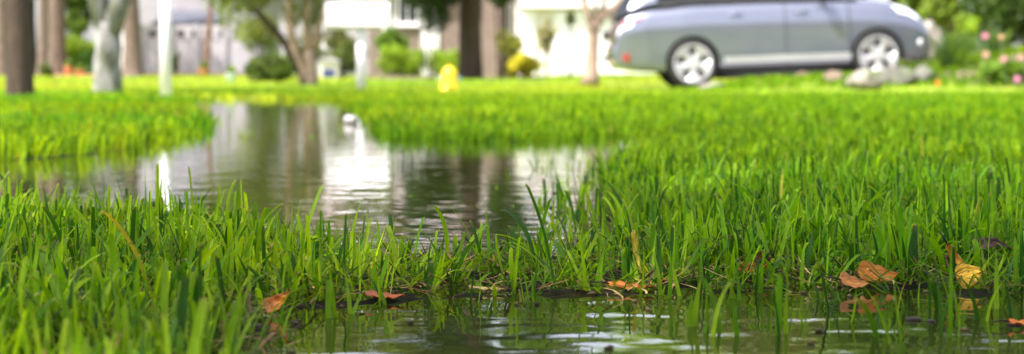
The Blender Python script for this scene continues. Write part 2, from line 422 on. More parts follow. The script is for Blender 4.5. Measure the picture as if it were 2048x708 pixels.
# near lawn, in focus
CLEAR = [(1752,574,.026),(1706,582,.018),(1500,561,.02),(1530,556,.014),(1908,566,.018),(1941,576,.018),(557,630,.02),(768,604,.022),(1262,584,.024),(1985,545,.022)]
def clear_of_leaves(x, y):
    k = np.ones(len(x), bool)
    for px, py, w_ in CLEAR:
        d = d_at(py); lx = X_at(px, d)*y/d
        k &= ~((np.abs(x-lx) < w_) & (y < d+.012) & (y > d-.16))
    return k
def near_keep(x, y):
    sd = water_sd(x, y)
    p = ss(.020, -.05, sd)
    band = ss(X_at(480, 1)*1, X_at(760, 1)*1, x/y)*(1-ss(X_at(1150, 1), X_at(1330, 1), x/y))
    p = p*(1-band*(.35+.5*ss(1.85, 2.1, y)))
    p = np.maximum(p, .13*ss(.17, 0, sd)*(y > 2.25)*(x/y > X_at(980, 1)))
    return (rng.random(len(x)) < p) & clear_of_leaves(x, y) & (np.abs(x) < .30*y+.22)
def near_grass(y0, y1, dens, name, label, xa=-1.3, xb=1.3, per=(2, 5)):
    X, Y, az, cid = scatter_tufts(xa, xb, y0, y1, dens, per, .009, near_keep)
    n = len(X)
    az = az+rng.normal(0, .5, n)
    L = np.clip(rng.normal(.045, .015, n), .016, .080)
    tall = rng.random(n) < .10; L[tall] *= rng.uniform(1.15, 1.5, tall.sum())
    th0 = np.abs(rng.normal(.10, .30, n)); kap = rng.normal(.25, .55, n)
    flop = rng.random(n) < .16; kap[flop] += rng.uniform(.7, 1.6, flop.sum())
    base = np.stack([X, Y, gz(X, Y)-.006], 1)
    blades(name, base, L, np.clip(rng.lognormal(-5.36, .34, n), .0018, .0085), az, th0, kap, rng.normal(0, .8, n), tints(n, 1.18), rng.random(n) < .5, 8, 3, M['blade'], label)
near_grass(1.0, 2.05, 1550, 'grass', 'sharp green grass blades at the water edge in the foreground')
near_grass(2.05, 3.3, 1700, 'grass', 'softly blurred green grass just behind the sharp blades, right of the flooded gap')

# mixed short undergrowth: creeping, low, darker
def low_keep(x, y):
    sd = water_sd(x, y)
    return (rng.random(len(x)) < ss(.022, -.012, sd)) & (np.abs(x) < .30*y+.2) & (rng.random(len(x)) < 1-.6*ss(1.95, 2.1, y)*(x/y > X_at(560, 1))*(x/y < X_at(1200, 1)))
X, Y, az, _ = scatter_tufts(-1.2, 1.2, 1.0, 3.0, 2800, (1, 4), .012, low_keep); n = len(X)
blades('undergrowth', np.stack([X, Y, gz(X, Y)+.001], 1), rng.uniform(.015, .05, n), rng.uniform(.002, .0055, n), rng.uniform(0, 6.28, n), rng.uniform(.5, 1.35, n), rng.uniform(-.2, .9, n),
    rng.normal(0, 1, n), tints(n, .75), rng.random(n) < .2, 5, 3, M['blade'], 'low bent dark green undergrowth between the foreground blades')
# dead thatch
X, Y, az, _ = scatter_tufts(-1.2, 1.2, 1.0, 2.8, 2600, (1, 4), .02, lambda x, y: (rng.random(len(x)) < ss(.035, -.01, water_sd(x, y))*(.4+.6*np.exp(-np.abs(water_sd(x, y))/.06))) & (np.abs(x) < .30*y+.2)); n = len(X)
bt = np.array([[.085, .050, .014]])*rng.uniform(.35, 1.6, (n, 1)); bt[rng.random(n) < .15] = (.26, .18, .06)
blades('thatch', np.stack([X, Y, np.maximum(gz(X, Y), 0)+rng.uniform(.001, .012, n)], 1), rng.uniform(.012, .05, n), rng.uniform(.0008, .0035, n), rng.uniform(0, 6.28, n), rng.uniform(1.25, 1.62, n), rng.normal(0, .5, n),
    rng.normal(0, 1, n), bt, rng.random(n) < .5, 4, 2, M['thatch'], 'brown dead stems and thatch lying on the wet soil', cat='dead grass')

# scattered blades standing in the open water
def water_tufts():
    P = []
    spec = [(1395,655,5,.052),(1440,672,6,.050),(1425,640,3,.03),(1565,668,4,.062),(1590,640,3,.03),(1690,640,2,.03),(1650,628,3,.05),(1765,665,5,.06),(1812,612,2,.035),(1895,675,5,.085),(1915,655,3,.06),(1955,640,4,.055),(1480,600,4,.045),
            (1060,597,4,.05),(955,605,3,.07),(760,612,4,.05),(870,608,3,.04),(640,640,4,.05),(610,655,3,.04),(1240,590,4,.06),(1330,592,4,.05),(1655,600,3,.05),(1990,610,4,.06),(1520,588,4,.06),(2030,640,3,.04),(700,625,3,.05),(530,668,4,.05),(1850,615,4,.05),
            (1130,440,5,.05),(1085,400,4,.05),(1160,390,5,.05),(1190,350,5,.05),(1110,345,4,.05),(1140,420,4,.06),(1210,420,6,.05),(1180,455,5,.06),(1075,330,4,.04),(1145,318,5,.05),(590,470,3,.05),(615,478,3,.045),(648,480,2,.04),(670,498,3,.04)]
    X=[];Y=[];L=[]
    for px, py, m, h in spec:
        m = max(1, int(m*.6)); h *= .85
        d = d_at(py); cx = X_at(px, d)
        for _ in range(m+1):
            X.append(cx+random.gauss(0, .008)); Y.append(d+random.gauss(0, .014)); L.append(h*random.uniform(.6, 1.15))
    X=np.array(X);Y=np.array(Y);L=np.array(L);n=len(X)
    blades('grass', np.stack([X, Y, np.full(n, -.012)], 1), L+.012, rng.uniform(.003, .0062, n), rng.uniform(0, 6.28, n), np.abs(rng.normal(.08, .2, n)), rng.normal(.35, .45, n),
        rng.normal(0, .8, n), tints(n), rng.random(n) < .25, 8, 3, M['blade'], 'thin tufts of green grass standing in open water')
water_tufts()

# middle lawns
def mid_keep(side):
    def f(x, y):
        sd = water_sd(x, y)
        p = np.maximum(ss(.08, -.03, sd), .10*ss(.30, 0, sd))
        s = (x/y < X_at(560, 1)) if side < 0 else (x/y >= X_at(560, 1))
        return (rng.random(len(x)) < p) & s & (np.abs(x) < .30*y+.4)
    return f
def mid_grass(side, y0, y1, dens, S, wd, label, hL=.055, bright=1.18, pad=3.0):
    X, Y, az, _ = scatter_tufts(-.3*y1-.5, .3*y1+.5, y0, y1, dens, (2, 5), .014, mid_keep(side)); n = len(X)
    L = np.clip(rng.normal(hL, .016, n), .02, .10)
    base = np.stack([X, Y, gz(X, Y)-.004], 1)
    blades('grass', base, L, rng.uniform(wd*.6, wd*1.3, n), az+rng.normal(0, .6, n), np.abs(rng.normal(.08, .2, n)), rng.normal(.3, .4, n), rng.normal(0, .8, n), tints(n, bright), rng.random(n) < .45,
           S, 2, M['lawn'], label, tipcol=(.30,.28,.08))
mid_grass(1, 3.3, 7.0, 1300, 4, .0055, 'blurred bright green grass on the right of the pool, up to the narrow dark water line', .038, 1.0)  # lower blade tint paints in the shaded band by the waterline
mid_grass(-1, 3.3, 7.6, 900, 4, .0058, 'blurred grass at the front of the far bank on the left', .050)
mid_grass(1, 7.0, 13, 330, 3, .009, 'blurred grass of the right bank beyond the narrow dark water line', .047)
mid_grass(-1, 7.6, 17.5, 260, 3, .010, 'blurred bright grass of the left bank below the dark trunk', .045)
mid_grass(1, 13, 20, 170, 2, .014, 'blurred bright lawn strip right of the far end of the pool', .042)
def far_grass():
    X, Y, az, _ = scatter_tufts(-9, 9, 17.5, 30, 75, (2, 5), .03, lambda x, y: (np.abs(x) < .29*y+.8) & (water_sd(x, y) < 0) & ~((x > 1.9) & (x < 8) & (y > 25.7))); n = len(X)
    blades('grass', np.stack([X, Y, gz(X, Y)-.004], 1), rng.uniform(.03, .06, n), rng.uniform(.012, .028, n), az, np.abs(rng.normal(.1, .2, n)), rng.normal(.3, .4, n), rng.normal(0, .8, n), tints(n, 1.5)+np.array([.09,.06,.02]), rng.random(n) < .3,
           2, 2, M['lawn'], 'sunlit yellow green far lawn in front of the mailbox and car', tipcol=(.34,.34,.10))
    X, Y, az, _ = scatter_tufts(-18, 18, 30, 56, 24, (2, 4), .05, lambda x, y: (np.abs(x) < .29*y+.8) & ~((x > 1.9) & (y < 32))); n = len(X)
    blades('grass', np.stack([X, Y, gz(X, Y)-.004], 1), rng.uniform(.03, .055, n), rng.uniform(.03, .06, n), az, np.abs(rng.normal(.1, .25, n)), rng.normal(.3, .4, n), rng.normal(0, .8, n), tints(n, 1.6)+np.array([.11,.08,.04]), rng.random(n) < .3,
           2, 2, M['lawn'], 'farthest pale green lawn running up to the fence, hedge and house', tipcol=(.34,.34,.10))
far_grass()

# floating specks among the blades
def debris():
    V = []; Fq = []; C = []
    n = 1100
    d = rng.uniform(1.25, 3.6, n); x = rng.uniform(-.29, .29, n)*d
    sd = water_sd(x, d); k = (sd > -.05) & (rng.random(n) < np.exp(-np.abs(sd)/.05)+.03); x, d = x[k], d[k]
    for a, b in zip(x, d):
        s = rng.uniform(.0012, .005); r0 = rng.uniform(0, 3.1); m = 6; i0 = len(V)
        for q in range(m):
            an = r0+q*6.283/m; rr = s*rng.uniform(.5, 1.1); V.append((a+rr*math.cos(an)*1.5, b+rr*math.sin(an), .0008+rng.uniform(0, .001)))
        V.append((a, b, .003)); V.append((a, b, -.002))
        for q in range(m):
            Fq.append((i0+q, i0+(q+1) % m, i0+m)); Fq.append((i0+(q+1) % m, i0+q, i0+m+1))
        c = np.array([.05, .04, .015])*rng.uniform(.2, 2.2)
        C += [c]*(m+2)
    o = mesh_obj('floating_debris', V, np.array(Fq), M['thatch'], col=np.array(C))
    tag(o, 'dark specks of plant litter floating along the grassy waterline', 'debris', kind='stuff')
debris()

X, Y, az, _ = scatter_tufts(-1.0, 1.0, 1.25, 3.2, 260, (1, 3), .02, lambda x, y: (rng.random(len(x)) < ss(-.02, .01, water_sd(x, y))*np.exp(-np.clip(water_sd(x, y), 0, 9)/.07)) & (np.abs(x) < .3*y+.15)); n = len(X)
ct = tints(n, .9); kk = rng.random(n) < .45; ct[kk] = np.array([.20, .13, .035])*rng.uniform(.4, 1.3, (kk.sum(), 1))
blades('grass_clippings', np.stack([X, Y, np.full(n, .0012)], 1), rng.uniform(.008, .045, n), rng.uniform(.0008, .004, n), rng.uniform(0, 6.28, n), rng.uniform(1.5, 1.6, n), rng.normal(0, .15, n), rng.normal(0, .4, n), ct, rng.random(n) < .5, 4, 2, M['blade'],
    'loose grass clippings floating flat on the water beside the blades', cat='clippings')

# ------------------------------------------------------------------ fallen leaves
def fallen_leaf(label, px, py, L, W, col1, col2, rot, bend=.4, cup=.3, z=0.004, d=None, tipw=.5, stalk=True, name='fallen_leaf'):
    if d is None: d = d_at(py)
    nu, nv = 18, 8; V = []; C = []; U = []
    for i in range(nu+1):
        t = i/nu
        wd = W*.5*(math.sin(math.pi*min(1, t**tipw*.985+.012))**.75)
        a = bend*(t-.5)
        for j in range(nv+1):
            s = j/nv*2-1
            x = (t-.5)*L; zz = bend*L*((t-.5)**2)*1.6 + cup*wd*s*s + .0009*math.sin(t*19+s*3)+.0004*math.sin(s*9+t*30) + (.0012 if abs(s) < .15 else 0)
            V.append((x, wd*s*(1-.15*abs(cup)), zz))
            k = .5+.5*math.sin(t*7+s*4+px)*math.cos(s*5+t*3)
            e = 1-.35*abs(s)**3
            c = (np.array(col1)*(1-k)+np.array(col2)*k)*e*(1.25 if abs(s) < .15 else 1)
            C.append(c); U.append((s*.5+.5, t))
    Fq = [(i*(nv+1)+j, i*(nv+1)+j+1, (i+1)*(nv+1)+j+1, (i+1)*(nv+1)+j) for i in range(nu) for j in range(nv)]
    root = mesh_obj(name, V, np.array(Fq), M['dryleaf'], col=np.array(C), uv=np.array(U))
    md = root.modifiers.new('thick', 'SOLIDIFY'); md.thickness = .0005
    root.location = (X_at(px, d), d, z); root.rotation_euler = tuple(R(a) for a in rot)
    tag(root, label, 'leaf')
    if stalk:
        s = MB().tube([(-.5*L+.002, 0, bend*L*.4), (-.5*L-.006, .001, bend*L*.4+.001), (-.5*L-.014, .003, bend*L*.4-.001)], [.0011, .0008, .0006], 6).build('stalk', M['seed'], root)
    return root
OR1, OR2 = (.40,.10,.010), (.50,.19,.02)
BR1, BR2 = (.28,.085,.008), (.42,.17,.025)
YL1, YL2 = (.66,.34,.01), (.78,.52,.05)
DK1, DK2 = (.035,.015,.015), (.08,.03,.025)
fallen_leaf('small orange brown curled leaf standing on the water left of centre', 557, 630, .026, .016, OR1, OR2, (55, -35, 10), .5, .5, .010)
fallen_leaf('flat rusty orange leaf lying half under blades left of centre', 768, 604, .036, .018, OR1, (.36,.12,.05), (12, 4, 15), .2, .2, .004)
fallen_leaf('long reddish orange leaf lying flat at the waterline in the centre', 1262, 584, .042, .014, OR1, OR2, (18, 3, -6), .15, .25, .004)
fallen_leaf('tiny red brown leaf just above the long orange centre leaf', 1328, 568, .018, .011, BR1, OR1, (20, 5, 20), .3, .3, .004)
fallen_leaf('tan brown curled leaf caught low in the grass right of centre', 1502, 561, .032, .016, BR1, BR2, (36, -5, 8), .45, .7, .009, tipw=.7)
fallen_leaf('small dark brown crumpled leaf touching the tan curled leaf', 1530, 556, .020, .018, (.12,.05,.03), BR1, (60, 20, -30), .8, .8, .015, stalk=False)
fallen_leaf('large copper brown leaf on edge, the biggest leaf at the waterline', 1755, 574, .040, .028, (.36,.11,.006), (.50,.20,.015), (42, 3, 5), .25, .45, .009)
fallen_leaf('wet pinkish brown leaf leaning low against the large copper leaf', 1706, 582, .030, .020, (.32,.12,.02), (.42,.20,.06), (40, 8, 20), .3, .4, .006)
fallen_leaf('slim orange leaf standing upright beside the round yellow leaf', 1908, 566, .036, .011, OR2, YL1, (70, 48, 6), .6, .6, .023, tipw=.8)
fallen_leaf('round golden yellow leaf standing on the dark mud at right', 1941, 576, .026, .025, YL1, YL2, (74, -22, -8), .25, .3, .012, stalk=False)
fallen_leaf('dark purple brown leaf curled among blades above the yellow leaf', 1985, 545, .042, .016, DK1, DK2, (45, -4, 4), -.7, .6, .028)
fallen_leaf('orange leaf floating at the right border of the open water', 2046, 655, .024, .012, OR1, OR2, (8, 0, 12), .2, .2, .003)
fallen_leaf('thin pale yellow leaf lying in the water left of the middle blades', 975, 586, .034, .007, (.40,.30,.08), (.55,.42,.14), (10, 2, -8), .1, .2, .003, stalk=False)
fallen_leaf('yellowed dying leaf blade upright among green blades in the centre', 1272, 560, .045, .007, (.60,.48,.04), (.72,.56,.08), (75, 78, 10), .25, .3, .026, stalk=False)
fallen_leaf('rust coloured leaf scrap deep in the left foreground grass', 395, 560, .020, .012, OR1, BR1, (50, 30, 10), .3, .4, .016, stalk=False)
fallen_leaf('brown leaf scrap at the bottom left beneath the blades', 395, 668, .028, .010, BR1, BR2, (30, 35, 50), .3, .4, .012, stalk=False)
def floater(label, px, py, a, b, c):
    bm = bmesh.new(); bmesh.ops.create_icosphere(bm, subdivisions=3, radius=1)
    for v in bm.verts:
        n_ = 1+.12*math.sin(v.co.x*5+px)+.08*math.sin(v.co.y*7)
        v.co = Vector((v.co.x*a*n_, v.co.y*b*n_, v.co.z*c*n_))
    me = bpy.data.meshes.new('seed_pod'); bm.to_mesh(me); bm.free(); me.materials.append(M['seed'])
    for p in me.polygons: p.use_smooth = True
    o = bpy.data.objects.new('seed_pod', me); COL.objects.link(o); d = d_at(py); o.location = (X_at(px, d), d, c*.35)
    tag(o, label, 'seed pod')
floater('dark oval seed pod floating in the open water under the copper leaf', 1827, 641, .0062, .0045, .0022)
floater('smaller black seed pod floating just right of the oval one', 1862, 644, .0035, .003, .0016)
floater('flat black seed pod floating by the orange leaf at the right border', 2028, 650, .006, .004, .0018)

# ------------------------------------------------------------------ foliage
def leaves(centers, radii, n, size, c1, c2, name='crown', parent=None, mat=None, sq=(1, 1, 1), flat=.5, seed=0, drop=0.0, quad=True):
    s = np.random.default_rng(seed)
    centers = np.asarray(centers, float); radii = np.asarray(radii, float)
    wts = radii**2; ci = s.choice(len(centers), n, p=wts/wts.sum())
    u = s.normal(size=(n, 3)); u /= np.linalg.norm(u, axis=1, keepdims=True)
    rr = s.random(n)**.45
    P = centers[ci]+u*(rr*radii[ci])[:, None]*np.array(sq)
    a = s.normal(size=(n, 3)); a[:, 2] *= .8; a /= np.linalg.norm(a, axis=1, keepdims=True)
    nn = s.normal(size=(n, 3)); nn[:, 2] += flat*2; b = np.cross(nn, a); b /= np.linalg.norm(b, axis=1, keepdims=True)+1e-9
    sz = size*s.uniform(.6, 1.4, n)[:, None]
    V = np.stack([P-a*sz, P+b*sz*.45-a*sz*.1, P+a*sz, P-b*sz*.45-a*sz*.1], 1).reshape(-1, 3)
    Fq = np.arange(n*4).reshape(n, 4)
    clump = s.uniform(.7, 1.3, len(centers))[ci]
    k = s.random((n, 1)); col = (np.array(c1)*(1-k)+np.array(c2)*k)*clump[:, None]
    return mesh_obj(name, V, Fq, mat or M['leaf'], parent, smooth=False, col=np.repeat(col, 4, 0))

def clumps(c, r, n, cr, seed=0, shell=.5):
    s = np.random.default_rng(seed); u = s.normal(size=(n, 3)); u /= np.linalg.norm(u, axis=1, keepdims=True)
    q = (shell+(1-shell)*s.random(n))[:, None]
    P = np.array(c)+u*q*np.array(r)
    return P, s.uniform(cr*.6, cr*1.3, n)

GRN = ((.030,.075,.010), (.085,.150,.016)); LIM = ((.11,.20,.008), (.27,.40,.015)); OLV = ((.09,.13,.03), (.22,.25,.07)); DRK = ((.008,.026,.006), (.035,.070,.010)); YEL = ((.26,.30,.03), (.78,.70,.05))

def tree(name, label, px, D, rad, height, bark, crown_c, crown_r, pal, n=6000, size=.09, lean=0, taper=.55, branches=(), nclump=26, cr=.5, flare=1.5, group=None, seed=1, zoff=-.1, rough=.022, extra=None, shell=.35, catname='tree'):
    x = X_at(px, D); z = g1(x, D)+zoff
    root = empty(name, (x, D, z), label=label, cat=catname, group=group)
    t = MB(); N = 12
    pts = [(lean*(i/N)*height + .02*math.sin(i*1.3+seed)*rad*4, .03*math.sin(i*.9+seed), height*i/N) for i in range(N+1)]
    # flare needs short first segments
    pts = [(0, 0, 0), (lean*.12, 0, .12), (lean*.3, 0, .3)]+[p for p in pts if p[2] > .45]
    radl = [rad*flare, rad*(1+(flare-1)*.55), rad*(1+(flare-1)*.2)]+[rad*(1-taper*p[2]/height) for p in pts[3:]]
    t.tube(pts, radl, 18, rough, seed=seed)
    for i, (h0, ax, ay, up, ln, r0) in enumerate(branches):
        p0 = Vector((lean*h0, 0, h0)); q = [p0]
        for k in range(1, 7):
            f = k/6; q.append(p0+Vector((ax*ln*f, ay*ln*f, up*ln*f+.10*ln*f*f))+Vector((.02*math.sin(k*2+i), .02*math.cos(k*1.7+i), 0))*ln)
        t.tube(q, [r0*(1-.75*k/6) for k in range(7)], 10, rough, seed=seed+i+3)
    t.build('trunk', bark, root)
    P, rs = clumps(crown_c, crown_r, nclump, cr, seed)
    leaves(P, rs, n, size, pal[0], pal[1], 'crown', root, seed=seed)
    if extra: extra(root)
    return root

# near dark trunk at the left
tree('tree', 'dark brown straight trunk nearest the camera at the left border', 40, 17.2, .118, 6.5, M['bark_dark'], (-1.4, 2.0, 5.8), (1.9, 1.8, 1.2), GRN, 8000, .085,
     branches=[(3.4, .6, .2, .8, 2.2, .06), (3.9, -.6, .3, .8, 2, .05), (4.4, .3, -.6, .8, 1.8, .05)], flare=1.22, seed=2, nclump=40, cr=.55)
# pale forked tree
tree('tree', 'pale grey forked trunk between the dark trunk and the white post', 216, 23, .17, .95, M['bark_pale'], (-.6, 1.8, 5.4), (2.0, 1.8, 1.1), GRN, 7000, .09,
     branches=[(.72, -.36, .1, .9, 4.2, .125), (.72, .30, .05, .95, 4.2, .13), (.70, .02, .35, .9, 3.8, .09)], taper=.08, flare=1.12, seed=4, nclump=36, cr=.55)
# pines far left
def pine(label, px, D, rad, seed, pal=DRK, h=12, lean=0, bark='bark_pine', size=.11, flare=1.35, cz=8.5, cr_=(2.4, 2.4, 2.4), n=5200):
    tree('pine_tree', label, px, D, rad, h, M[bark], (lean*9, 0, cz), cr_, pal, n, size, lean=lean, branches=[(6.5, .8, .1, .4, 2.4, .07), (7.2, -.8, .2, .4, 2.2, .07), (8.2, .2, -.7, .5, 2, .06)], flare=flare, seed=seed, group='pines at the back of the yard', nclump=26, cr=.8)
pine('far left pine trunk with sunlit pinkish bark, right of the dark near trunk', 116, 52, .25, 5, lean=-.025)
pine('thin shaded pine trunk between the dark near trunk and the pinkish pine', 88, 60, .22, 6)
pine('pale pine trunk half hidden behind the left side of the dark near trunk', 6, 56, .20, 8)
pine('brown pine trunk flaring at its base right behind the pale forked tree', 266, 50, .24, 7, lean=-.03, flare=1.7)
pine('large dark ivy clad pine trunk right of the yellow hydrant', 941, 46, .28, 9, bark='bark_dark', flare=1.2, h=10)

# low hanging dark foliage round the ivy pine
def bush(name, label, px0, px1, py0, py1, D, pal, n=3500, size=.05, depth=.8, seed=0, group=None, cat='bush', zoff=0, nclump=22, stems=True, boxy=False):
    x0, x1 = X_at(px0, D), X_at(px1, D); zt = Z_at(py0, D); zb = Z_at(py1, D); cx = (x0+x1)/2
    gb = g1(cx, D); low = min(gb-.02, zb) if py1 > 135 else zb
    root = empty(name, (cx, D, gb), label=label, cat=cat, group=group)
    hw, hh = (x1-x0)/2, (zt-low)/2; s = np.random.default_rng(seed)
    cr = min(hw, hh)*.5
    if boxy:
        P = np.stack([s.uniform(-hw+cr*.7, hw-cr*.7, nclump), s.uniform(-depth/2, depth/2, nclump), s.uniform(low-gb+cr*.6, zt-gb-cr*.75, nclump)], 1); rs = s.uniform(cr*.6, cr*.95, nclump)
    else:
        u = s.normal(size=(nclump, 3)); u /= np.linalg.norm(u, axis=1, keepdims=True); q = (.25+.75*s.random(nclump))[:, None]
        P = u*q*np.array([hw-cr*.6, depth/2, hh-cr*.6])+np.array([0, 0, (low+zt)/2-gb]); rs = s.uniform(cr*.5, cr*1.15, nclump)
    leaves(P, rs, n, size, pal[0], pal[1], 'foliage', root, seed=seed)
    if stems:
        t = MB()
        for k in range(5):
            a = s.uniform(-.3, .3)*hw; e = P[s.integers(len(P))]
            t.tube([(a*.4, 0, -.03), (a, s.uniform(-.1, .1), (e[2])*.5), tuple(e)], [.018, .013, .006], 6)
        t.build('stem', M['bark_dark'], root)
    return root
bush('bush', 'drooping dark foliage hanging beside the ivy pine trunk', 790, 930, -170, 72, 45.2, DRK, 11000, .06, 1.6, 1, cat='foliage', stems=True)
bush('bush', 'deep green foliage spray hanging right of the ivy pine trunk', 950, 1052, -170, 50, 44.6, ((.018,.05,.008), (.06,.12,.012)), 8000, .06, 1.4, 2, cat='foliage')
bush('hedge', 'clipped bright green box hedge left of the yellow hydrant', 752, 862, 88, 152, 49, LIM, 7000, .035, 1.0, 3, cat='hedge', boxy=True, nclump=60)
bush('hedge', 'looser yellow green hedge right behind the yellow hydrant', 848, 922, 92, 152, 48.5, LIM, 4500, .04, 1.0, 4, cat='hedge', boxy=True, nclump=40)
bush('bush', 'tall light green bush rising behind the clipped hedge', 748, 832, 46, 120, 52, ((.07,.15,.015), (.16,.27,.02)), 3500, .05, 1.0, 5)
bush('bush', 'yellow flowering bush at the foot of the white garage', 1006, 1088, 104, 156, 46, YEL, 3000, .045, .8, 6, cat='flower bush')
bush('bush', 'pale yellow green shrub above the yellow flowering bush', 988, 1064, 52, 118, 47.5, ((.20,.24,.04), (.38,.38,.08)), 2400, .05, .9, 7)
bush('vine', 'pale olive vine climbing the corner of the white garage', 1072, 1112, 28, 120, 52, ((.22,.22,.10), (.38,.36,.18)), 900, .06, .4, 8, cat='vine')
bush('bush', 'small olive foliage tuft hanging over the garage door', 1128, 1154, 22, 52, 50, OLV, 500, .05, .4, 9, cat='foliage')
bush('bush', 'dark green shrub between the grey fence and the tan leaning tree', 480, 592, 98, 166, 40, ((.035,.075,.012), (.12,.17,.02)), 5200, .045, 1.2, 10, boxy=True, nclump=36)
bush('bush', 'airy olive shrub in front of the white house left of the tan tree', 470, 575, 0, 125, 44, OLV, 2600, .05, 1.2, 11)
bush('bush', 'dark green bush right of the tan tree by the white dog kennel', 628, 748, 72, 158, 48.2, ((.04,.075,.015), (.14,.17,.03)), 3200, .05, 1.0, 12)
bush('bush', 'olive shrub screening the house wall between tan tree and dog kennel', 575, 650, 56, 160, 50.5, OLV, 3000, .05, .8, 15)
bush('bush', 'thin pale shrub above the kennel, left of the mailbox post', 640, 715, 50, 110, 51.5, ((.10,.13,.04), (.24,.25,.08)), 1500, .05, .8, 16)
bush('bush', 'low dark olive bush beside the pinkish pine trunk', 72, 108, 122, 164, 50, ((.03,.06,.01), (.12,.16,.02)), 1800, .04, .8, 13)
bush('bush', 'small green shrub standing right behind the white square post', 340, 362, 102, 150, 54, ((.08,.14,.02), (.20,.26,.05)), 700, .04, .5, 14)
for i, (a, b, c, d_, D, p) in enumerate([(-40, 60, -60, 160, 64, GRN), (110, 200, 60, 158, 62, LIM), (120, 205, -60, 90, 66, ((.06,.12,.015), (.16,.24,.03))), (150, 215, 98, 162, 58, ((.05,.13,.02), (.12,.24,.04)))]):
    bush('bush', ['dark leafy thicket behind the trunk at the left border', 'sunlit yellow green thicket between the pinkish pine and the pale forked tree', 'tall leafy mass above the yellow green thicket at the left', 'low green shrub by the orange pots at the left'][i], a, b, c, d_, D, p, 6000, .09, 2.0, 20+i, cat='thicket')

# ------------------------------------------------------------------ tan leaning multi-trunk tree
def multi():
    D = 33; x = X_at(618, D); z = g1(x, D)-.08; k = D/F
    root = empty('tree', (x, D, z), label='tan multi stemmed tree with one dark branch reaching up left, mid yard', cat='tree')
    def q(px, py, dy=0): return ((px-618)*k, dy, Z_at(py, D)-z)
    t = MB()
    t.tube([q(622,176),q(623,160),q(622,135),q(620,100)], [.155,.125,.115,.10], 14, .07, seed=1)
    t.tube([q(610,172),q(603,140),q(592,105),q(583,70),q(578,30),q(582,-40),q(570,-140)], [.10,.085,.08,.075,.065,.05,.03], 12, .07, seed=2)
    t.tube([q(620,110),q(630,70),q(648,30),q(664,-30),q(690,-120)], [.075,.055,.045,.04,.02], 10, .06, seed=3)
    t.tube([q(620,115),q(612,60),q(618,0),q(630,-90)], [.08,.06,.05,.03], 10, .06, seed=4)
    t.tube([q(628,95),q(655,60),q(690,10),q(720,-60)], [.05,.032,.026,.015], 8, .06, seed=6)
    t.build('trunk', M['bark_tan'], root)
    t = MB(); t.tube([q(604,150),q(585,115),q(562,75),q(535,45),q(508,18),q(478,-8),q(430,-60)], [.08,.068,.065,.058,.052,.045,.025], 12, .07, seed=5)
    b = t.build('branch', M['bark_dark'], root); b['label'] = 'dark branch reaching up left'
    P, rs = clumps((-.1, 0, 2.5), (2.1, 1.6, 1.5), 40, .4, 5)
    leaves(P, rs, 9000, .055, OLV[0], (.20,.25,.06), 'crown', root, seed=5)
    P, rs = clumps((-.3, .2, 1.5), (.95, .6, .55), 14, .22, 6)
    leaves(P, rs, 900, .05, (.12,.14,.05), (.28,.27,.08), 'foliage', root, seed=6)
multi()
# forked tree before the garage
def fork():
    D = 31; x = X_at(1183, D); z = g1(x, D)-.08; k = D/F
    root = empty('tree', (x, D, z), label='small bare brown tree forking into three limbs left of the car', cat='tree')
    def q(px, py, dy=0): return ((px-1183)*k, dy, Z_at(py, D)-z)
    t = MB()
    t.tube([q(1181,170),q(1182,152),q(1184,130),q(1186,95),q(1187,62),q(1190,42)], [.17,.135,.105,.092,.095,.11], 14, .04, seed=1)
    t.tube([q(1187,58),q(1177,32),q(1170,10),q(1165,-20),q(1140,-90)], [.075,.06,.05,.045,.03], 10, .05, seed=2)
    t.tube([q(1190,52),q(1210,30),q(1232,12),q(1252,-12),q(1290,-80)], [.08,.065,.055,.045,.03], 10, .05, seed=3)
    t.tube([q(1191,50),q(1206,20),q(1211,-10),q(1222,-90)], [.065,.042,.036,.025], 10, .05, seed=4)
    t.tube([q(1188,50),q(1192,15),q(1190,-30),q(1180,-90)], [.04,.03,.025,.02], 8, .05, seed=5)
    t.build('trunk', M['bark_tan'], root)
    P, rs = clumps((0, 0, 3.3), (1.6, 1.4, .9), 30, .4, 7)
    leaves(P, rs, 3500, .06, GRN[0], LIM[0], 'crown', root, seed=7)
fork()
# reddish young trunk with terracotta pot-like base
def young():
    D = 52; x = X_at(412, D); z = g1(x, D); k = D/F
    root = empty('tree', (x, D, z), label='slim reddish young trunk before the grey board fence', cat='tree')
    def q(px, py): return ((px-412)*k, 0, Z_at(py, D)-z)
    MB().tube([q(412,158),q(412,140),q(414,110),q(416,75),q(420,40),q(424,-40)], [.12,.10,.09,.08,.07,.05], 10, .05).build('trunk', M['bark_red'], root)
    P, rs = clumps((.3, 0, 3.4), (1.3, 1.2, .8), 20, .4, 9)
    leaves(P, rs, 2500, .08, GRN[0], GRN[1], 'crown', root, seed=9)
young()
def pot(px, py, D, w_, h_, mat, label, name='plant_pot', plant=True):
    x = X_at(px, D); z = g1(x, D); s = D/F
    root = empty(name, (x, D-.5, z), label=label, cat='pot')
    r = w_*s/2; h = h_*s
    MB().lathe([(r*.65, 0), (r*.85, h*.5), (r, h*.85), (r*1.08, h*.86), (r*1.08, h), (r*.9, h), (r*.88, h*.9)], 20).build('pot', mat, root)
    if plant:
        leaves([(0, 0, h+.06)], [r*.9], 160, .05, GRN[0], LIM[1], 'plant', root, seed=int(px))
pot(413, 160, 51, 22, 16, M['terracotta'], 'terracotta pot at the foot of the slim reddish trunk')
pot(145, 160, 52, 16, 20, M['terracotta'], 'taller orange pot left of the low green shrub')
pot(168, 160, 52, 20, 12, M['terracotta'], 'lower wide orange pot right of the taller orange pot')
pot(469, 170, 40, 20, 16, M['palepot'], 'pale blue white garden pot at the left of the dark shrub')
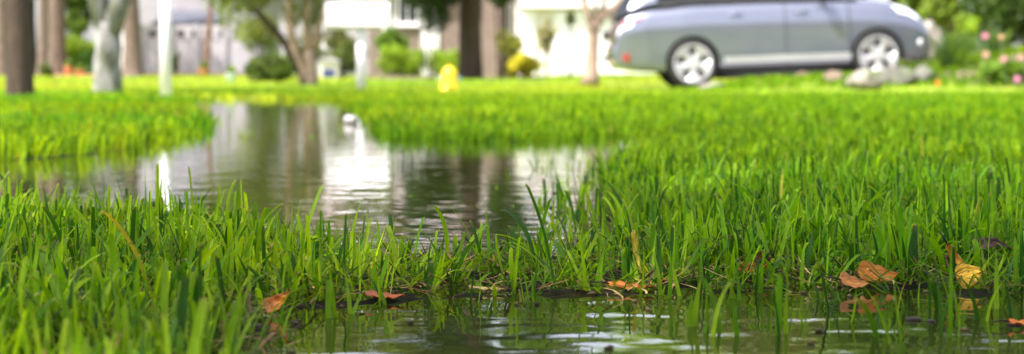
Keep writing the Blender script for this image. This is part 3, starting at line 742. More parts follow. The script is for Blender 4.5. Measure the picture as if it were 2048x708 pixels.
def mulch(label, px0, px1, D0, D1, mat, h=.04, nm='mulch_bed'):
    a = np.linspace(px0, px1, 40); b = np.linspace(D0, D1, 8); V = []
    for j in b:
        for i in a:
            x = X_at(i, j); V.append((x, j, g1(x, j)+.006+h*math.sin(math.pi*(j-D0)/(D1-D0))*(.7+.4*random.random())))
    f = [(j*40+i, j*40+i+1, (j+1)*40+i+1, (j+1)*40+i) for j in range(7) for i in range(39)]
    tag(mesh_obj(nm, V, np.array(f), mat), label, 'mulch', kind='structure')
mulch('orange mulch bed along the foot of the grey fence', 285, 560, 53, 56.5, M['mulch'], .08)
mulch('orange mulch strip under the pines at the left', 100, 205, 50, 55, M['mulch'], .06)
mulch('brown soil bed under the hedge and ivy pine', 735, 1090, 45, 53, M['soil'], .05, 'soil_bed')

# ------------------------------------------------------------------ white post, mailbox, hydrant
def post():
    D = 18.4; x = X_at(332, D); z = g1(x, D)
    root = empty('wooden_post', (x, D, z-.02), label='white square post standing in the lawn beside the left bank', cat='post')
    MB().box(-.047, -.047, -.1, .047, .047, 1.42, .006).build('shaft', M['white'], root)
    MB().box(-.066, -.066, 1.42, .066, .066, 1.45, .005).add([(-.06,-.06,1.451),(.06,-.06,1.451),(.06,.06,1.451),(-.06,.06,1.451),(0,0,1.51)], [(0,1,4),(1,2,4),(2,3,4),(3,0,4)]).build('cap', M['white'], root, False)
post()
def mailbox():
    D = 28; x = X_at(722, D); z = g1(x, D); k = D/F
    root = empty('mailbox', (x, D, z-.02), label='large white mailbox on a white post at the far end of the pool', cat='mailbox')
    MB().box(-.062, -.062, -.1, .062, .062, Z_at(52, D)-z, .006).build('post', M['white'], root)
    zb = Z_at(50, D)-z; x0, x1 = (652-722)*k, (764-722)*k; W = .15
    prof = [(-W, 0), (W, 0), (W, .2)]+[(W*math.cos(a), .2+W*math.sin(a)) for a in np.linspace(0, math.pi, 14)][1:-1]+[(-W, .2)]
    n = len(prof); v = [(x0, p[0], zb+p[1]) for p in prof]+[(x1, p[0], zb+p[1]) for p in prof]
    m = MB(); m.add(v, [tuple(range(n)), tuple(range(2*n-1, n-1, -1))]+[(i, n+i, n+(i+1) % n, (i+1) % n) for i in range(n)])
    autosmooth(m.build('box', M['white'], root))
    v = [(x1+.004, p[0]*1.04, zb-.01+p[1]*1.03) for p in prof]+[(x1+.10, p[0]*1.04, zb-.01+p[1]*1.03) for p in prof]
    m = MB(); m.add(v, [tuple(range(n)), tuple(range(2*n-1, n-1, -1))]+[(i, n+i, n+(i+1) % n, (i+1) % n) for i in range(n)])
    autosmooth(m.build('door', M['white'], root))
    MB().box(x0+.02, -.03, zb-.05, x1-.02, .03, zb-.003, .004).build('bracket', M['white'], root)
mailbox()
def hydrant():
    D = 24.5; x = X_at(899, D); z = g1(x, D); s = D/F
    root = empty('fire_hydrant', (x, D, z-.03), label='yellow fire hydrant with blue side caps on the lawn', cat='fire hydrant')
    h = Z_at(131, D)-z+.03
    MB().lathe([(.125, 0), (.125, .02), (.116, .024), (.112, h*.60), (.112, h*.64)], 28).build('barrel', M['yellow'], root)
    MB().lathe([(.108, h*.642), (.102, h*.72), (.090, h*.82), (.068, h*.90), (.040, h*.94), (.026, h*.95), (.026, h), (.0, h)], 28).build('bonnet', M['yellow'], root)
    for s_ in (-1, 1):
        MB().lathe([(.024, .07*s_), (.024, .118*s_), (.028, .12*s_), (.028, .135*s_), (.012, .142*s_), (.012, .15*s_)], 18, (0, 0, h*.56), 'x').build('side_cap', M['bluecap'], root)
    MB().lathe([(.034, -.09), (.034, -.112), (.038, -.113), (.038, -.125), (.010, -.126), (.010, -.134)], 20, (0, 0, h*.30), 'y').build('front_cap', M['yellow'], root)
    root.scale=(1.0,1.0,1)
hydrant()
def cup():
    d = d_at(247); x = X_at(704, d)
    root = empty('paper_cup', (x, d, .014), (R(92), R(0), R(215)), label='small white cup floating by the right bank of the far pool', cat='cup')
    MB().lathe([(.016, -.028), (.017, -.027), (.023, .028), (.025, .030), (.024, .032), (.021, .029), (.015, -.024)], 24).build('cup_wall', M['cup'], root)
cup()

# ------------------------------------------------------------------ fence
def fence():
    D = 57; k = D/F; root = empty('board_fence', (X_at(285, D), D, g1(X_at(285, D), D)), label='grey board fence with a row of square openings below its top rail', cat='fence')
    z0 = g1(X_at(285, D), D); W = (505-285)*k
    zt = Z_at(50, D)-z0; zo1 = Z_at(61, D)-z0; zo2 = Z_at(74, D)-z0
    m = MB(); n = int(W/.15)
    for i in range(n):
        a = i*W/n; m.box(a+.003, -.012+.006*(i % 2), -.1, a+W/n-.003, .012, zo2-.05)
    m.build('board_panel', M['fence'], root, False)
    m = MB(); m.box(0, -.03, zo2-.049, W, .03, zo2); m.build('rail', M['fence'], root, False)
    m = MB(); m.box(0, -.03, zo1, W, .03, zt); m.build('rail', M['fence'], root, False)
    for i in range(10):
        a = i*28*k; m = MB(); m.box(a, -.025, zo2+.002, a+13*k, .025, zo1-.002); m.build('baluster', M['fence'], root, False)
    m = MB(); m.box(0, .14, -.05, W, .18, zt-.02); m.build('shade_backing', M['dark'], root, False)  # dark sheet that makes the square openings read as shadowed gaps
    for i in range(5):
        a = i*W/4; m = MB(); m.box(a-.06, -.075, -.1, a+.06, -.031, zt+.04, .005); m.build('post', M['fence'], root, False)
fence()

# ------------------------------------------------------------------ houses
def window(root, x0, x1, z0, z1, y, nx_=2, nz_=2):
    fr = MB(); t = .07
    fr.box(x0, y-.06, z0, x0+t, y-.003, z1).box(x1-t, y-.06, z0, x1, y-.003, z1).box(x0+t+.001, y-.06, z1-t, x1-t-.001, y-.003, z1).box(x0+t+.001, y-.06, z0, x1-t-.001, y-.003, z0+t)
    for i in range(1, nx_): xx = x0+(x1-x0)*i/nx_; fr.box(xx-.02, y-.05, z0+t+.001, xx+.02, y-.015, z1-t-.001)
    f = fr.build('window', M['white'], root, False)
    MB().box(x0+t, y-.014, z0+t, x1-t, y-.004, z1-t).build('pane', M['pane'], f, False)
    MB().box(x0-.05, y-.12, z0-.06, x1+.05, y-.003, z0-.002).build('sill', M['white'], f, False)
def hip_roof(x0, y0, x1, y1, z, h, ov, mat, root, inset=None, name='roof'):
    x0 -= ov; x1 += ov; y0 -= ov; y1 += ov; i = inset or (y1-y0)/2
    ym = (y0+y1)/2
    v = [(x0,y0,z),(x1,y0,z),(x1,y1,z),(x0,y1,z),(x0+i,ym,z+h),(x1-i,ym,z+h)]
    return MB().add(v, [(3,2,1,0),(0,1,5,4),(1,2,5),(2,3,4,5),(3,0,4)]).build(name, mat, root, False)
def main_house():
    D = 58; k = D/F
    root = empty('house', (0, D, .30), label='white and brick house with a white garage door behind the hedge', cat='house')
    zt = 2.72
    def xx(px): return (px-1024)*k
    MB().box(xx(548), 1.5, -.3, xx(736), 8, zt).build('side_wall', M['siding'], root, False)
    MB().box(xx(736)+.003, 0.4, -.3, xx(1030), 8, zt).build('brick_wall', M['brick'], root, False)
    MB().box(xx(1030)+.003, -1.6, -.3, xx(1500), 8, zt).build('garage_wall', M['cream'], root, False)
    # garage door with raised panels
    gd = MB(); gx0, gx1 = xx(1106), xx(1440); top = Z_at(22, D-1.6)-.30
    gd.box(gx0, -1.66, -.2, gx1, -1.603, top)
    for r_ in range(4):
        for c_ in range(8):
            a = gx0+(gx1-gx0)*c_/8; b = top*r_/4
            gd.box(a+.06, -1.68, b+.06, a+(gx1-gx0)/8-.06, -1.661, b+top/4-.06)
    gd.build('garage_door', M['white'], root, False)
    MB().box(xx(1040), -1.95, top+.09, xx(1500), -1.62, top+.34).build('fascia', M['white'], root, False)
    MB().box(xx(1046), -1.66, -.2, xx(1070), -1.603, top+.05).build('trim_board', M['white'], root, False)
    # front door and windows in the brick wall
    MB().box(xx(840), .33, -.1, xx(877), .397, zt-.25).build('front_door', M['white'], root, False)
    window(root, xx(792), xx(836), 1.55, 2.5, .4)
    window(root, xx(764), xx(786), 1.3, 2.5, .4)
    window(root, xx(590), xx(640), .9, 2.2, 1.5)
    window(root, xx(1012), xx(1026), 1.2, 2.2, .4, 1)
    MB().box(xx(966), -.2, -.3, xx(1000), .397, zt+.1).build('brick_pillar', M['brick'], root, False)
    hip_roof(xx(548), 1.5, xx(736)-.3, 8, zt+.01, 1.7, .4, M['roof'], root)
    hip_roof(xx(736), 0.4, xx(1030), 8, zt+.05, 2.0, .4, M['roof'], root)
    hip_roof(xx(1030), -1.6, xx(1500), 8, zt+.1, 2.1, .35, M['roof'], root)
    MB().box(xx(880), 4, zt+.6, xx(925), 4.6, zt+2.6).build('chimney', M['brick'], root, False)
main_house()
def back_house():
    D = 66; k = D/F
    root = empty('house', (0, D, .30), label='white house with a dark roof behind the grey fence', cat='house')
    def xx(px): return (px-1024)*k
    MB().box(xx(262), 0, -.3, xx(520), 7, 4.9).build('wall', M['siding'], root, False)
    z1 = Z_at(54, D)-.3; z2 = Z_at(22, D)-.3
    v = [(xx(318), -1.6, z1), (xx(452), -1.6, z1), (xx(452), -1.6, z1+.08), (xx(318), -1.6, z1+.08), (xx(340), -.003, z2), (xx(440), -.003, z2), (xx(340), -.003, z1), (xx(440), -.003, z1)]
    MB().add(v, [(0,1,2,3),(3,2,5,4),(0,3,4,6),(1,7,5,2),(0,6,7,1)]).build('porch_roof', M['roofdark'], root, False)
    m = MB()
    MB().add([(xx(262), -1.8, -.3), (xx(276), -1.8, -.3), (xx(276), -1.5, -.3), (xx(262), -1.5, -.3)]+[(xx(272)-.12, -1.8, z2), (xx(285), -1.8, z2), (xx(285), -1.5, z2), (xx(272)-.12, -1.5, z2)],
        [(0,3,2,1),(4,5,6,7),(0,1,5,4),(1,2,6,5),(2,3,7,6),(3,0,4,7)]).build('pillar', M['white'], root, False)
    window(root, xx(300), xx(330), 3.2, 4.3, 0)
    window(root, xx(380), xx(420), 3.2, 4.3, 0)
    hip_roof(xx(262), 0, xx(520), 7, 4.91, 2.0, .5, M['roofdark'], root)
back_house()
def kennel():
    D = 47; k = D/F; x = X_at(664, D); z = g1(x, D)-.02
    root = empty('dog_kennel', (x, D-.8, z), label='small white kennel with a dark blue opening right of the tan tree', cat='kennel')
    w_, h_ = 17*k, Z_at(124, D)-z
    MB().box(-w_, 0, 0, w_, .6, h_).build('wall', M['cream'], root, False)
    MB().add([(-w_*1.1,-.08,h_+.002),(w_*1.25,-.08,h_+.002),(w_*1.25,.7,h_+.002),(-w_*1.1,.7,h_+.002),(0,-.08,h_+.12),(0,.7,h_+.12)], [(3,2,1,0),(0,1,4),(1,2,5,4),(2,3,5),(3,0,4,5)]).build('roof', M['siding'], root, False)
    MB().box(-w_*.7, -.02, .02, w_*.7, -.003, h_*.55).build('opening', M['navy'], root, False)  # solid navy panel painting the darkness inside the doorway
kennel()

# ------------------------------------------------------------------ driveway and car
a = np.linspace(1.2, 9, 30); b = np.linspace(25.9, 31.5, 20)
V = []
for yy in b:
    for xx_ in a:
        V.append((xx_, yy, .089+.053*max(-1, min(6, xx_-2.66))-.05))
nb_ = len(V); V2 = [(x, y, z-.12) for x, y, z in V]
f = [(j*30+i, j*30+i+1, (j+1)*30+i+1, (j+1)*30+i) for j in range(19) for i in range(29)]
sk = [(i, i+nb_, i+1+nb_, i+1) for i in range(29)]+[(j*30, (j+1)*30, (j+1)*30+nb_, j*30+nb_) for j in range(19)]
tag(mesh_obj('driveway', V+V2, f+sk, M['concrete'], smooth=False), 'pale concrete driveway rising under the parked car', 'driveway', kind='structure')

def interp(tbl, x):
    return float(np.interp(x, [t[0] for t in tbl], [t[1] for t in tbl]))
ZT = [(0,.60),(.02,.655),(.055,.68),(.075,.90),(.10,.98),(.16,1.06),(.30,1.12),(.6,1.19),(1.2,1.225),(2.2,1.22),(3.2,1.195),(3.5,1.18),(3.8,1.15),(4.05,1.09),(4.22,1.01),(4.35,.90),(4.44,.76),(4.5,.60)]
ZB = [(0,.46),(.03,.38),(.1,.31),(.4,.26),(.9,.22),(3.5,.20),(4.1,.20),(4.35,.24),(4.46,.31),(4.5,.38)]
WD = [(0,.62),(.03,.71),(.08,.77),(.2,.83),(.5,.88),(1.1,.915),(2,.92),(3.4,.915),(3.9,.89),(4.15,.84),(4.32,.79),(4.44,.70),(4.5,.58)]
SEC = [(0,0),(.55,0),(.86,.0),(.935,.035),(.962,.11),(.975,.22),(.985,.38),(.995,.54),(1.0,.66),(.992,.75),(.975,.82),(.945,.88),(.905,.925),(.85,.955),(.70,.985),(.40,1.0),(0,1.005)]
def low_pt(x, q, s=1, off=0):
    # q indexes SEC continuously
    a = np.interp(q, range(len(SEC)), [p[0] for p in SEC]); b_ = np.interp(q, range(len(SEC)), [p[1] for p in SEC])
    w_ = interp(WD, x); zb = interp(ZB, x); zt = interp(ZT, x)
    x = .9-(.9-x)*.94 if x < .9 else (3.9+(x-3.9)*1.22 if x > 3.9 else x)
    return (x, s*(a*w_+off), zb+(zt-zb)*b_)
RT = [(.13,1.08),(.22,1.24),(.34,1.40),(.50,1.53),(.75,1.62),(1.2,1.67),(1.8,1.68),(2.3,1.645),(2.7,1.55),(3.1,1.36),(3.35,1.25),(3.55,1.185)]
CS = [(0.0,0.0),(.03,.2),(.10,.45),(.18,.70),(.235,.86),(.30,.94),(.42,.985),(.65,1.0),(1.0,1.01)]
def cab_pt(x, q, s=1, off=0):
    a = np.interp(q, range(len(CS)), [p[0] for p in CS]); b_ = np.interp(q, range(len(CS)), [p[1] for p in CS])
    zb = interp(ZT, x)-.035; zt = interp(RT, x); bw = min(.84, interp(WD, x)*.93)
    rel = min(1, (zt-zb)/.5)
    y = bw*(1-a*(.85+.15*rel)) if a < 1 else 0
    y = bw*(1-a)+ (0 if a > .3 else 0)
    return (x, s*(y+off), zb+(zt-zb)*b_+ (off if q > 5 else 0))
def loft(ptf, xs_, nq, name, mat, parent, sub=3):
    V = []; qs = np.linspace(0, nq-1, (nq-1)*sub+1)
    for x in xs_:
        ring = [ptf(x, q, 1) for q in qs]+[ptf(x, q, -1) for q in qs[::-1][1:]]
        V += ring
    n = len(ring); f = [(i*n+k, (i+1)*n+k, (i+1)*n+(k+1) % n, i*n+(k+1) % n) for i in range(len(xs_)-1) for k in range(n)]
    f += [tuple(range(n)), tuple((len(xs_)-1)*n+k for k in range(n-1, -1, -1))]
    o = mesh_obj(name, V, f, mat, parent)
    bm = bmesh.new(); bm.from_mesh(o.data); bmesh.ops.remove_doubles(bm, verts=bm.verts, dist=1e-4); bmesh.ops.recalc_face_normals(bm, faces=bm.faces); bm.to_mesh(o.data); bm.free()
    return o
def patch(ptf, x0, x1, q0, q1, s, off, name, mat, parent, n=14, m=14, x0b=None, x1b=None):
    """surface patch offset outwards, with thickness back to the surface"""
    V = []
    for lay in (off, off-.012):
        for i in range(n+1):
            for j in range(m+1):
                t = j/m; xa = x0+((x0b if x0b is not None else x0)-x0)*t; xb = x1+((x1b if x1b is not None else x1)-x1)*t
                V.append(ptf(xa+(xb-xa)*i/n, q0+(q1-q0)*t, s, lay))
    M1 = m+1; B = (n+1)*M1
    f = [(i*M1+j, i*M1+j+1, (i+1)*M1+j+1, (i+1)*M1+j) for i in range(n) for j in range(m)]
    f += [(i*M1, (i+1)*M1, (i+1)*M1+B, i*M1+B) for i in range(n)]+[((i+1)*M1+m, i*M1+m, i*M1+m+B, (i+1)*M1+m+B) for i in range(n)]
    f += [(j+1, j, j+B, j+1+B) for j in range(m)]+[(n*M1+j, n*M1+j+1, n*M1+j+1+B, n*M1+j+B) for j in range(m)]
    o = mesh_obj(name, V, f, mat, parent)
    return autosmooth(o, 50)

def build_car():
    D = 27.5; k = D/F
    x0 = X_at(1230, D); WR, WF = 1.175, 3.80; TR = .335
    tilt = math.atan(.046)
    zr = .089+.053*(x0+WR-2.66)+.006
    root = empty('car', (x0-.10, D+.35, zr-.046*WR-.02), (0, -tilt, R(1.0)), label='silver grey crossover car parked on the driveway', cat='car')
    # y: camera side is -y
    xs_ = sorted(set(list(np.round(np.linspace(0, 4.5, 91), 4))+[.01,.02,.035,.055,.065,.075,.085,.1,.13,4.42,4.47,4.49]))
    body = loft(low_pt, xs_, len(SEC), 'body', M['paint'], root)
    # cut the wheel arches
    cut = MB()
    for wx_ in (WR, WF):
        for s in (-1, 1):
            lat = [(0.385, s*.62), (.385, s*1.1)]
            if s < 0: lat = lat[::-1]
            cut.lathe(lat, 40, (wx_, 0, TR+.01), 'y')
    c = cut.build('cutter', M['trim'], root, False)
    bm = bmesh.new(); bm.from_mesh(c.data); bmesh.ops.recalc_face_normals(bm, faces=bm.faces); bm.to_mesh(c.data); bm.free()
    bpy.context.view_layer.update()
    md = body.modifiers.new('b', 'BOOLEAN'); md.object = c; md.operation = 'DIFFERENCE'; md.solver = 'EXACT'
    dg = bpy.context.evaluated_depsgraph_get(); me = bpy.data.meshes.new_from_object(body.evaluated_get(dg))
    body.modifiers.clear(); body.data = me
    for p in me.polygons: p.use_smooth = True
    bpy.data.objects.remove(c)
    autosmooth(body, 40)
    # cabin
    xc = sorted(set(list(np.round(np.linspace(.13, 3.55, 70), 4))))
    loft(cab_pt, xc, len(CS), 'windows', M['glass'], root)
    patch(lambda x, q, s, o: cab_pt(x, q, s, o), .42, 2.72, 4.3, 8, -1, .008, 'roof', M['paint'], root, 30, 16)
    patch(lambda x, q, s, o: cab_pt(x, q, s, o), .42, 2.72, 4.3, 8, 1, .008, 'roof', M['paint'], root, 30, 16)
    for s in (-1, 1):
        patch(cab_pt, 2.78, 2.84, 1.0, 4.4, s, .010, 'pillar', M['trim'], root, 3, 10, 1.98+.3, 2.04+.3)
        patch(cab_pt, 1.66, 1.74, .6, 4.4, s, .010, 'pillar', M['trim'], root, 3, 10)
        patch(cab_pt, .30, .72, .6, 4.4, s, .010, 'pillar', M['paint'], root, 8, 10, .45, .62)
        patch(cab_pt, 3.38, 3.50, .3, 4.3, s, .010, 'pillar', M['paint'], root, 4, 16, 2.55, 2.68)
        # doors: patches of the side surface standing slightly proud
        dr = patch(low_pt, 1.60, 2.50, 3.4, 11.6, s, .005, 'door', M['paint'], root, 16, 20)
        df = patch(low_pt, 2.515, 3.40, 3.4, 11.6, s, .005, 'door', M['paint'], root, 16, 20)
        for d_, hx in ((dr, 1.72), (df, 2.66)):
            p = low_pt(hx+.08, 9.6, s, .03); MB().tube([(hx-.01, low_pt(hx, 9.6, s, .006)[1], p[2]), (hx+.01, p[1], p[2]), (hx+.15, p[1], p[2]), (hx+.17, low_pt(hx+.17, 9.6, s, .006)[1], p[2])], .013, 8).build('door_handle', M['paint'], d_)
        patch(low_pt, 2.49, 2.525, 3.4, 12.2, s, .002, 'door_seam', M['trim'], root, 2, 20)
        patch(low_pt, 3.39, 3.42, 3.4, 12.2, s, .002, 'door_seam', M['trim'], root, 2, 20)
        patch(low_pt, 1.62, 3.42, 4.0, 4.75, s, .026, 'sill_trim', M['silver'], root, 16, 5)
        patch(low_pt, 1.54, 3.44, 2.2, 3.3, s, .006, 'sill', M['trim'], root, 16, 5)
        patch(cab_pt, .75, 3.3, .05, .55, s, .012, 'belt_trim', M['trim'], root, 20, 3)
        patch(low_pt, .085, .44, 9.9, 10.9, s, .010, 'tail_light', M['red'], root, 10, 6, .09, .48)
        patch(low_pt, .085, .30, 8.8, 9.8, s, .010, 'tail_lens', M['clear'], root, 10, 6, .085, .34)
        patch(low_pt, .15, .25, 4.4, 5.4, s, .012, 'reflector', M['red'], root, 5, 5)
        patch(low_pt, 4.08, 4.36, 10.3, 12.8, s, .010, 'headlight', M['clear'], root, 10, 8, 4.0, 4.30)
        fz = MB().lathe([(.055, 0), (.055, .03), (.04, .04)], 20, (0, 0, 0), 'y'); fo = fz.build('fog_lamp', M['clear'], root)
        p = low_pt(4.36, 6.0, s, .01); fo.location = p; fo.rotation_euler = (0, 0, R(50) if s < 0 else R(130)); 
        # mirror
        m = MB(); y = s*.93; m.box(2.98, min(y, y+s*.17), 1.14, 3.13, max(y, y+s*.17), 1.27, .03).box(3.02, min(s*.80, s*.94), 1.13, 3.07, max(s*.80, s*.94), 1.16, .005); m.build('wing_mirror', M['trim'], root)
    MB().box(-.012, -.26, .74, .07, .26, .87, .01).build('number_plate', M['dark'], root)
    MB().box(-.03, -.55, .44, .06, .55, .50, .01).build('bumper_trim', M['trim'], root)
    MB().box(4.50, -.35, .34, 4.645, .35, .50, .02).build('grille', M['trim'], root)
    # wheels
    for wx_ in (WR, WF):
        for s in (-1, 1):
            wr = empty('wheel', (wx_, s*.80, TR+.004)); wr.parent = root
            def ax(pr): return [(r, -y if s > 0 else y) for r, y in pr]
            prof = [(.262, -.10), (.30, -.115), (.325, -.105), (.335, -.075), (.335, .075), (.325, .105), (.30, .115), (.262, .10)]
            MB().lathe(prof, 56, (0, 0, 0), 'y').build('tyre', M['rubber'], wr)
            o = -1 if s < 0 else 1
            rim = MB(); yb = o*.105
            n5 = 5
            # outer lip
            def ringf(r0, r1, ya, yb_, n=60):
                v = []; 
                for i in range(n):
                    a = 2*math.pi*i/n
                    v += [(r0*math.cos(a), ya, r0*math.sin(a)), (r1*math.cos(a), yb_, r1*math.sin(a))]
                return v, [(2*i, 2*i+1, (2*i+3) % (2*n), (2*i+2) % (2*n)) for i in range(n)]
            rim.add(*ringf(.272, .272, o*.09, o*.121)); rim.add(*ringf(.272, .245, o*.121, o*.121)); rim.add(*ringf(.245, .235, o*.121, o*.07)); rim.add(*ringf(.235, .215, o*.07, o*.04))
            rim.add(*ringf(.0005, .075, o*.118, o*.114)); rim.add(*ringf(.075, .08, o*.114, o*.06))
            for i in range(n5):
                a0 = math.pi/2+i*2*math.pi/n5+R(36)
                v = []
                for r_, hwid, yy in ((.07, .050, .112), (.12, .052, .108), (.165, .080, .103), (.20, .115, .106), (.248, .155, .116)):
                    for e, dz in ((-1, -.03), (-.75, 0), (.75, 0), (1, -.03)):
                        vx, vz = r_*math.cos(a0)-e*hwid*math.sin(a0), r_*math.sin(a0)+e*hwid*math.cos(a0)
                        v.append((vx, o*(yy+dz), vz))
                rim.add(v, [(4*j+q, 4*j+q+1, 4*j+q+5, 4*j+q+4) for j in range(4) for q in range(3)])
            rim.build('rim', M['alloy'], wr)
            MB().lathe([(.23, o*.0-.01), (.23, .01)], 30, (0, o*.03, 0), 'y').build('brake_disc', M['trim'], wr)
        for s in (-1, 1):
            m = MB(); n = 40; v = []
            for i in range(n+1):
                a = math.pi*(-.12+1.24*i/n); 
                v += [(.380*math.cos(a), s*.60, .380*math.sin(a)), (.380*math.cos(a), s*.86, .380*math.sin(a))]
            m.add(v, [(2*i, 2*i+1, 2*i+3, 2*i+2) for i in range(n)])
            m.add([(.38*math.cos(2*math.pi*i/n), s*.625, .38*math.sin(2*math.pi*i/n)) for i in range(n)], [tuple(range(n))])
            o = m.build('wheel_arch', M['trim'], root); o.location = (wx_, 0, TR+.01)
    MB().box(1.62, -.80, .10, 3.36, .80, .215).build('underbody_shadow', M['trim'], root)  # underbody box hung low and black to stand for the shadow beneath the car
    return root
build_car()

# ------------------------------------------------------------------ rocks and flower bed
def rock(label, px, py, D, w_, h_, dp, mat, seed, rot=0):
    k = D/F; bm = bmesh.new(); bmesh.ops.create_icosphere(bm, subdivisions=4, radius=1)
    s = random.Random(seed); pl = [(Vector((s.uniform(-1, 1), s.uniform(-1, 1), s.uniform(-.3, 1))).normalized(), s.uniform(.55, .9)) for _ in range(12)]
    for v in bm.verts:
        c = v.co.copy()
        for n_, d_ in pl:
            q = c.dot(n_)
            if q > d_: c -= n_*(q-d_)*.9
        c *= 1+.05*math.sin(c.x*7+seed)+.04*math.sin(c.y*9+c.z*8)
        v.co = Vector((c.x*w_*k/2*1.12, c.y*dp, c.z*h_*k*.62))
    me = bpy.data.meshes.new('boulder'); bm.to_mesh(me); bm.free(); me.materials.append(mat)
    for p in me.polygons: p.use_smooth = True
    o = bpy.data.objects.new('boulder', me); COL.objects.link(o)
    o.location = (X_at(px, D), D, Z_at(py, D)); o.rotation_euler = (0, 0, R(rot))
    tag(o, label, 'boulder', group='boulders along the flower bed')
rock('pale boulder nearest the front wheel, whitest of the bed edge', 1724, 160, 22.5, 80, 40, .25, M['rock'], 1)
rock('grey boulder right of the whitest one, in front of the car nose', 1800, 152, 23, 78, 34, .25, M['rockgrey'], 2)
rock('mossy dark boulder third along the bed edge to the right', 1850, 152, 23.3, 50, 36, .25, M['rockgrey'], 3)
rock('brown boulder left of the whitest one', 1668, 154, 23.5, 40, 26, .2, M['rockbrown'], 4)
rock('tall cream boulder right in front of the car bumper', 1868, 92, 28.3, 62, 84, .3, M['rock'], 5)
rock('small flat pinkish stone in the grass below the rear wheel', 1425, 172, 24, 56, 14, .15, M['rock'], 6)
rock('rusty brown stone under the front door of the car', 1606, 150, 25.0, 34, 14, .15, M['rockbrown'], 9)
rock('tan stone half buried under the flowers', 1935, 152, 23.6, 44, 20, .2, M['rockbrown'], 10)

# bed mound
def bed():
    n, m = 50, 24; V = []
    for j in range(m+1):
        for i in range(n+1):
            x = 5.0+i/n*5.6; y = 22.4+j/m*12
            z = g1(x, y)
            e = min(1, min(i, n-i)/8)*min(1, j/5); e = e*e*(3-2*e)
            V.append((x, y, z-.02+e*(.16+.16*min(1, max(0, (x-5)/2))+.12*j/m+.015*math.sin(i*1.7)*math.cos(j*2.1))))
    f = [(j*(n+1)+i, j*(n+1)+i+1, (j+1)*(n+1)+i+1, (j+1)*(n+1)+i) for j in range(m) for i in range(n)]
    return V, f
def bedtop(x, y):
    e = ss(5.0, 5.9, x)*ss(22.4, 24.9, y)
    return gz(x, y)-.02*e+e*(.16+.16*np.clip((x-5)/2, 0, 1)+.12*np.clip((y-22.4)/12, 0, 1))
# low planting on the bed
def spiky(name, label, px, py, D, n, hL, wd, c, spread=.12, cat='plant', lean=.45, seed=0):
    x = X_at(px, D); z = Z_at(py, D); s = np.random.default_rng(seed)
    N = n; az_ = s.uniform(0, 6.28, N); r_ = np.abs(s.normal(0, spread, N))
    base = np.stack([x+np.cos(az_)*r_, D+np.sin(az_)*r_, np.full(N, z)], 1)
    t_ = np.array(c)*s.uniform(.6, 1.4, (N, 1))
    o = blades(name, base, s.uniform(hL*.6, hL*1.15, N), s.uniform(wd*.6, wd*1.3, N), az_, np.abs(s.normal(lean*.5, lean*.5, N)), s.uniform(.2, 1.2, N), s.normal(0, .6, N), t_, s.random(N) < 0, 6, 2, M['lawn'], label, cat=cat, kind='thing')
    return o
spiky('ornamental_grass', 'arching grey green ornamental grass clump right of the car nose', 1905, 150, 24.5, 240, .62, .022, (.06,.12,.04), .14, 'ornamental grass', .5, 1)
spiky('ornamental_grass', 'smaller fine leaved grass clump in front of the grey boulders', 1850, 158, 23.6, 130, .28, .014, (.08,.15,.02), .10, 'ornamental grass', .6, 2)
spiky('ornamental_grass', 'blue green leafy clump behind the pink flowers', 1985, 100, 25.5, 160, .35, .03, (.07,.13,.06), .12, 'ornamental grass', .6, 3)
bush('bush', 'bright yellow green bush above the ornamental grass', 1905, 1968, 18, 84, 28, LIM, 2600, .04, .8, 31)
bush('bush', 'big dark green shrub at the top right, behind the yellow green bush', 1935, 2100, -120, 112, 33, GRN, 9000, .06, 1.6, 32, nclump=60)
bush('bush', 'tall sunlit green shrub behind the hood of the car', 1800, 1925, -120, 100, 34, ((.07,.13,.012), (.18,.26,.02)), 7000, .06, 1.6, 33, nclump=50)
bush('bush', 'olive green mid height shrub right behind the cream boulder', 1868, 1960, 55, 150, 29.5, ((.07,.14,.015), (.18,.26,.03)), 3500, .05, 1.0, 34)
bush('bush', 'lime groundcover bush at the right border behind the flowers', 1960, 2120, 88, 150, 27, ((.08,.15,.015), (.20,.30,.02)), 4500, .04, 1.0, 35, nclump=36)
bush('bush', 'leafy green flower foliage at the right border', 1950, 2110, 108, 184, 23.2, ((.07,.15,.012), (.18,.28,.02)), 4200, .04, .8, 36, nclump=34)
bush('bush', 'low yellow green cover on the boulders', 1770, 1900, 118, 156, 24.6, ((.08,.13,.02), (.18,.24,.03)), 2200, .035, .7, 37, nclump=30)
V, f = bed(); tag(mesh_obj('soil_bed', V, np.array(f), M['soil']), 'dark soil of the raised flower bed at the right', 'flower bed', kind='structure')
X, Y, az, _ = scatter_tufts(1.9, 9, 22.6, 26.6, 170, (2, 5), .03, lambda x, y: (rng.random(len(x)) < .8) & ((y < 25.95) | (x > 5.6))); n = len(X)
blades('ground_cover', np.stack([X, Y, bedtop(X, Y)], 1), rng.uniform(.04, .09, n), rng.uniform(.012, .03, n), az, np.abs(rng.normal(.3, .3, n)), rng.normal(.4, .5, n), rng.normal(0, .8, n), tints(n, 1.15), rng.random(n) < .3, 3, 2, M['lawn'],
    'green ground cover on the slope between the lawn, the boulders and the car', cat='ground cover')
PINK = (.72,.22,.48)
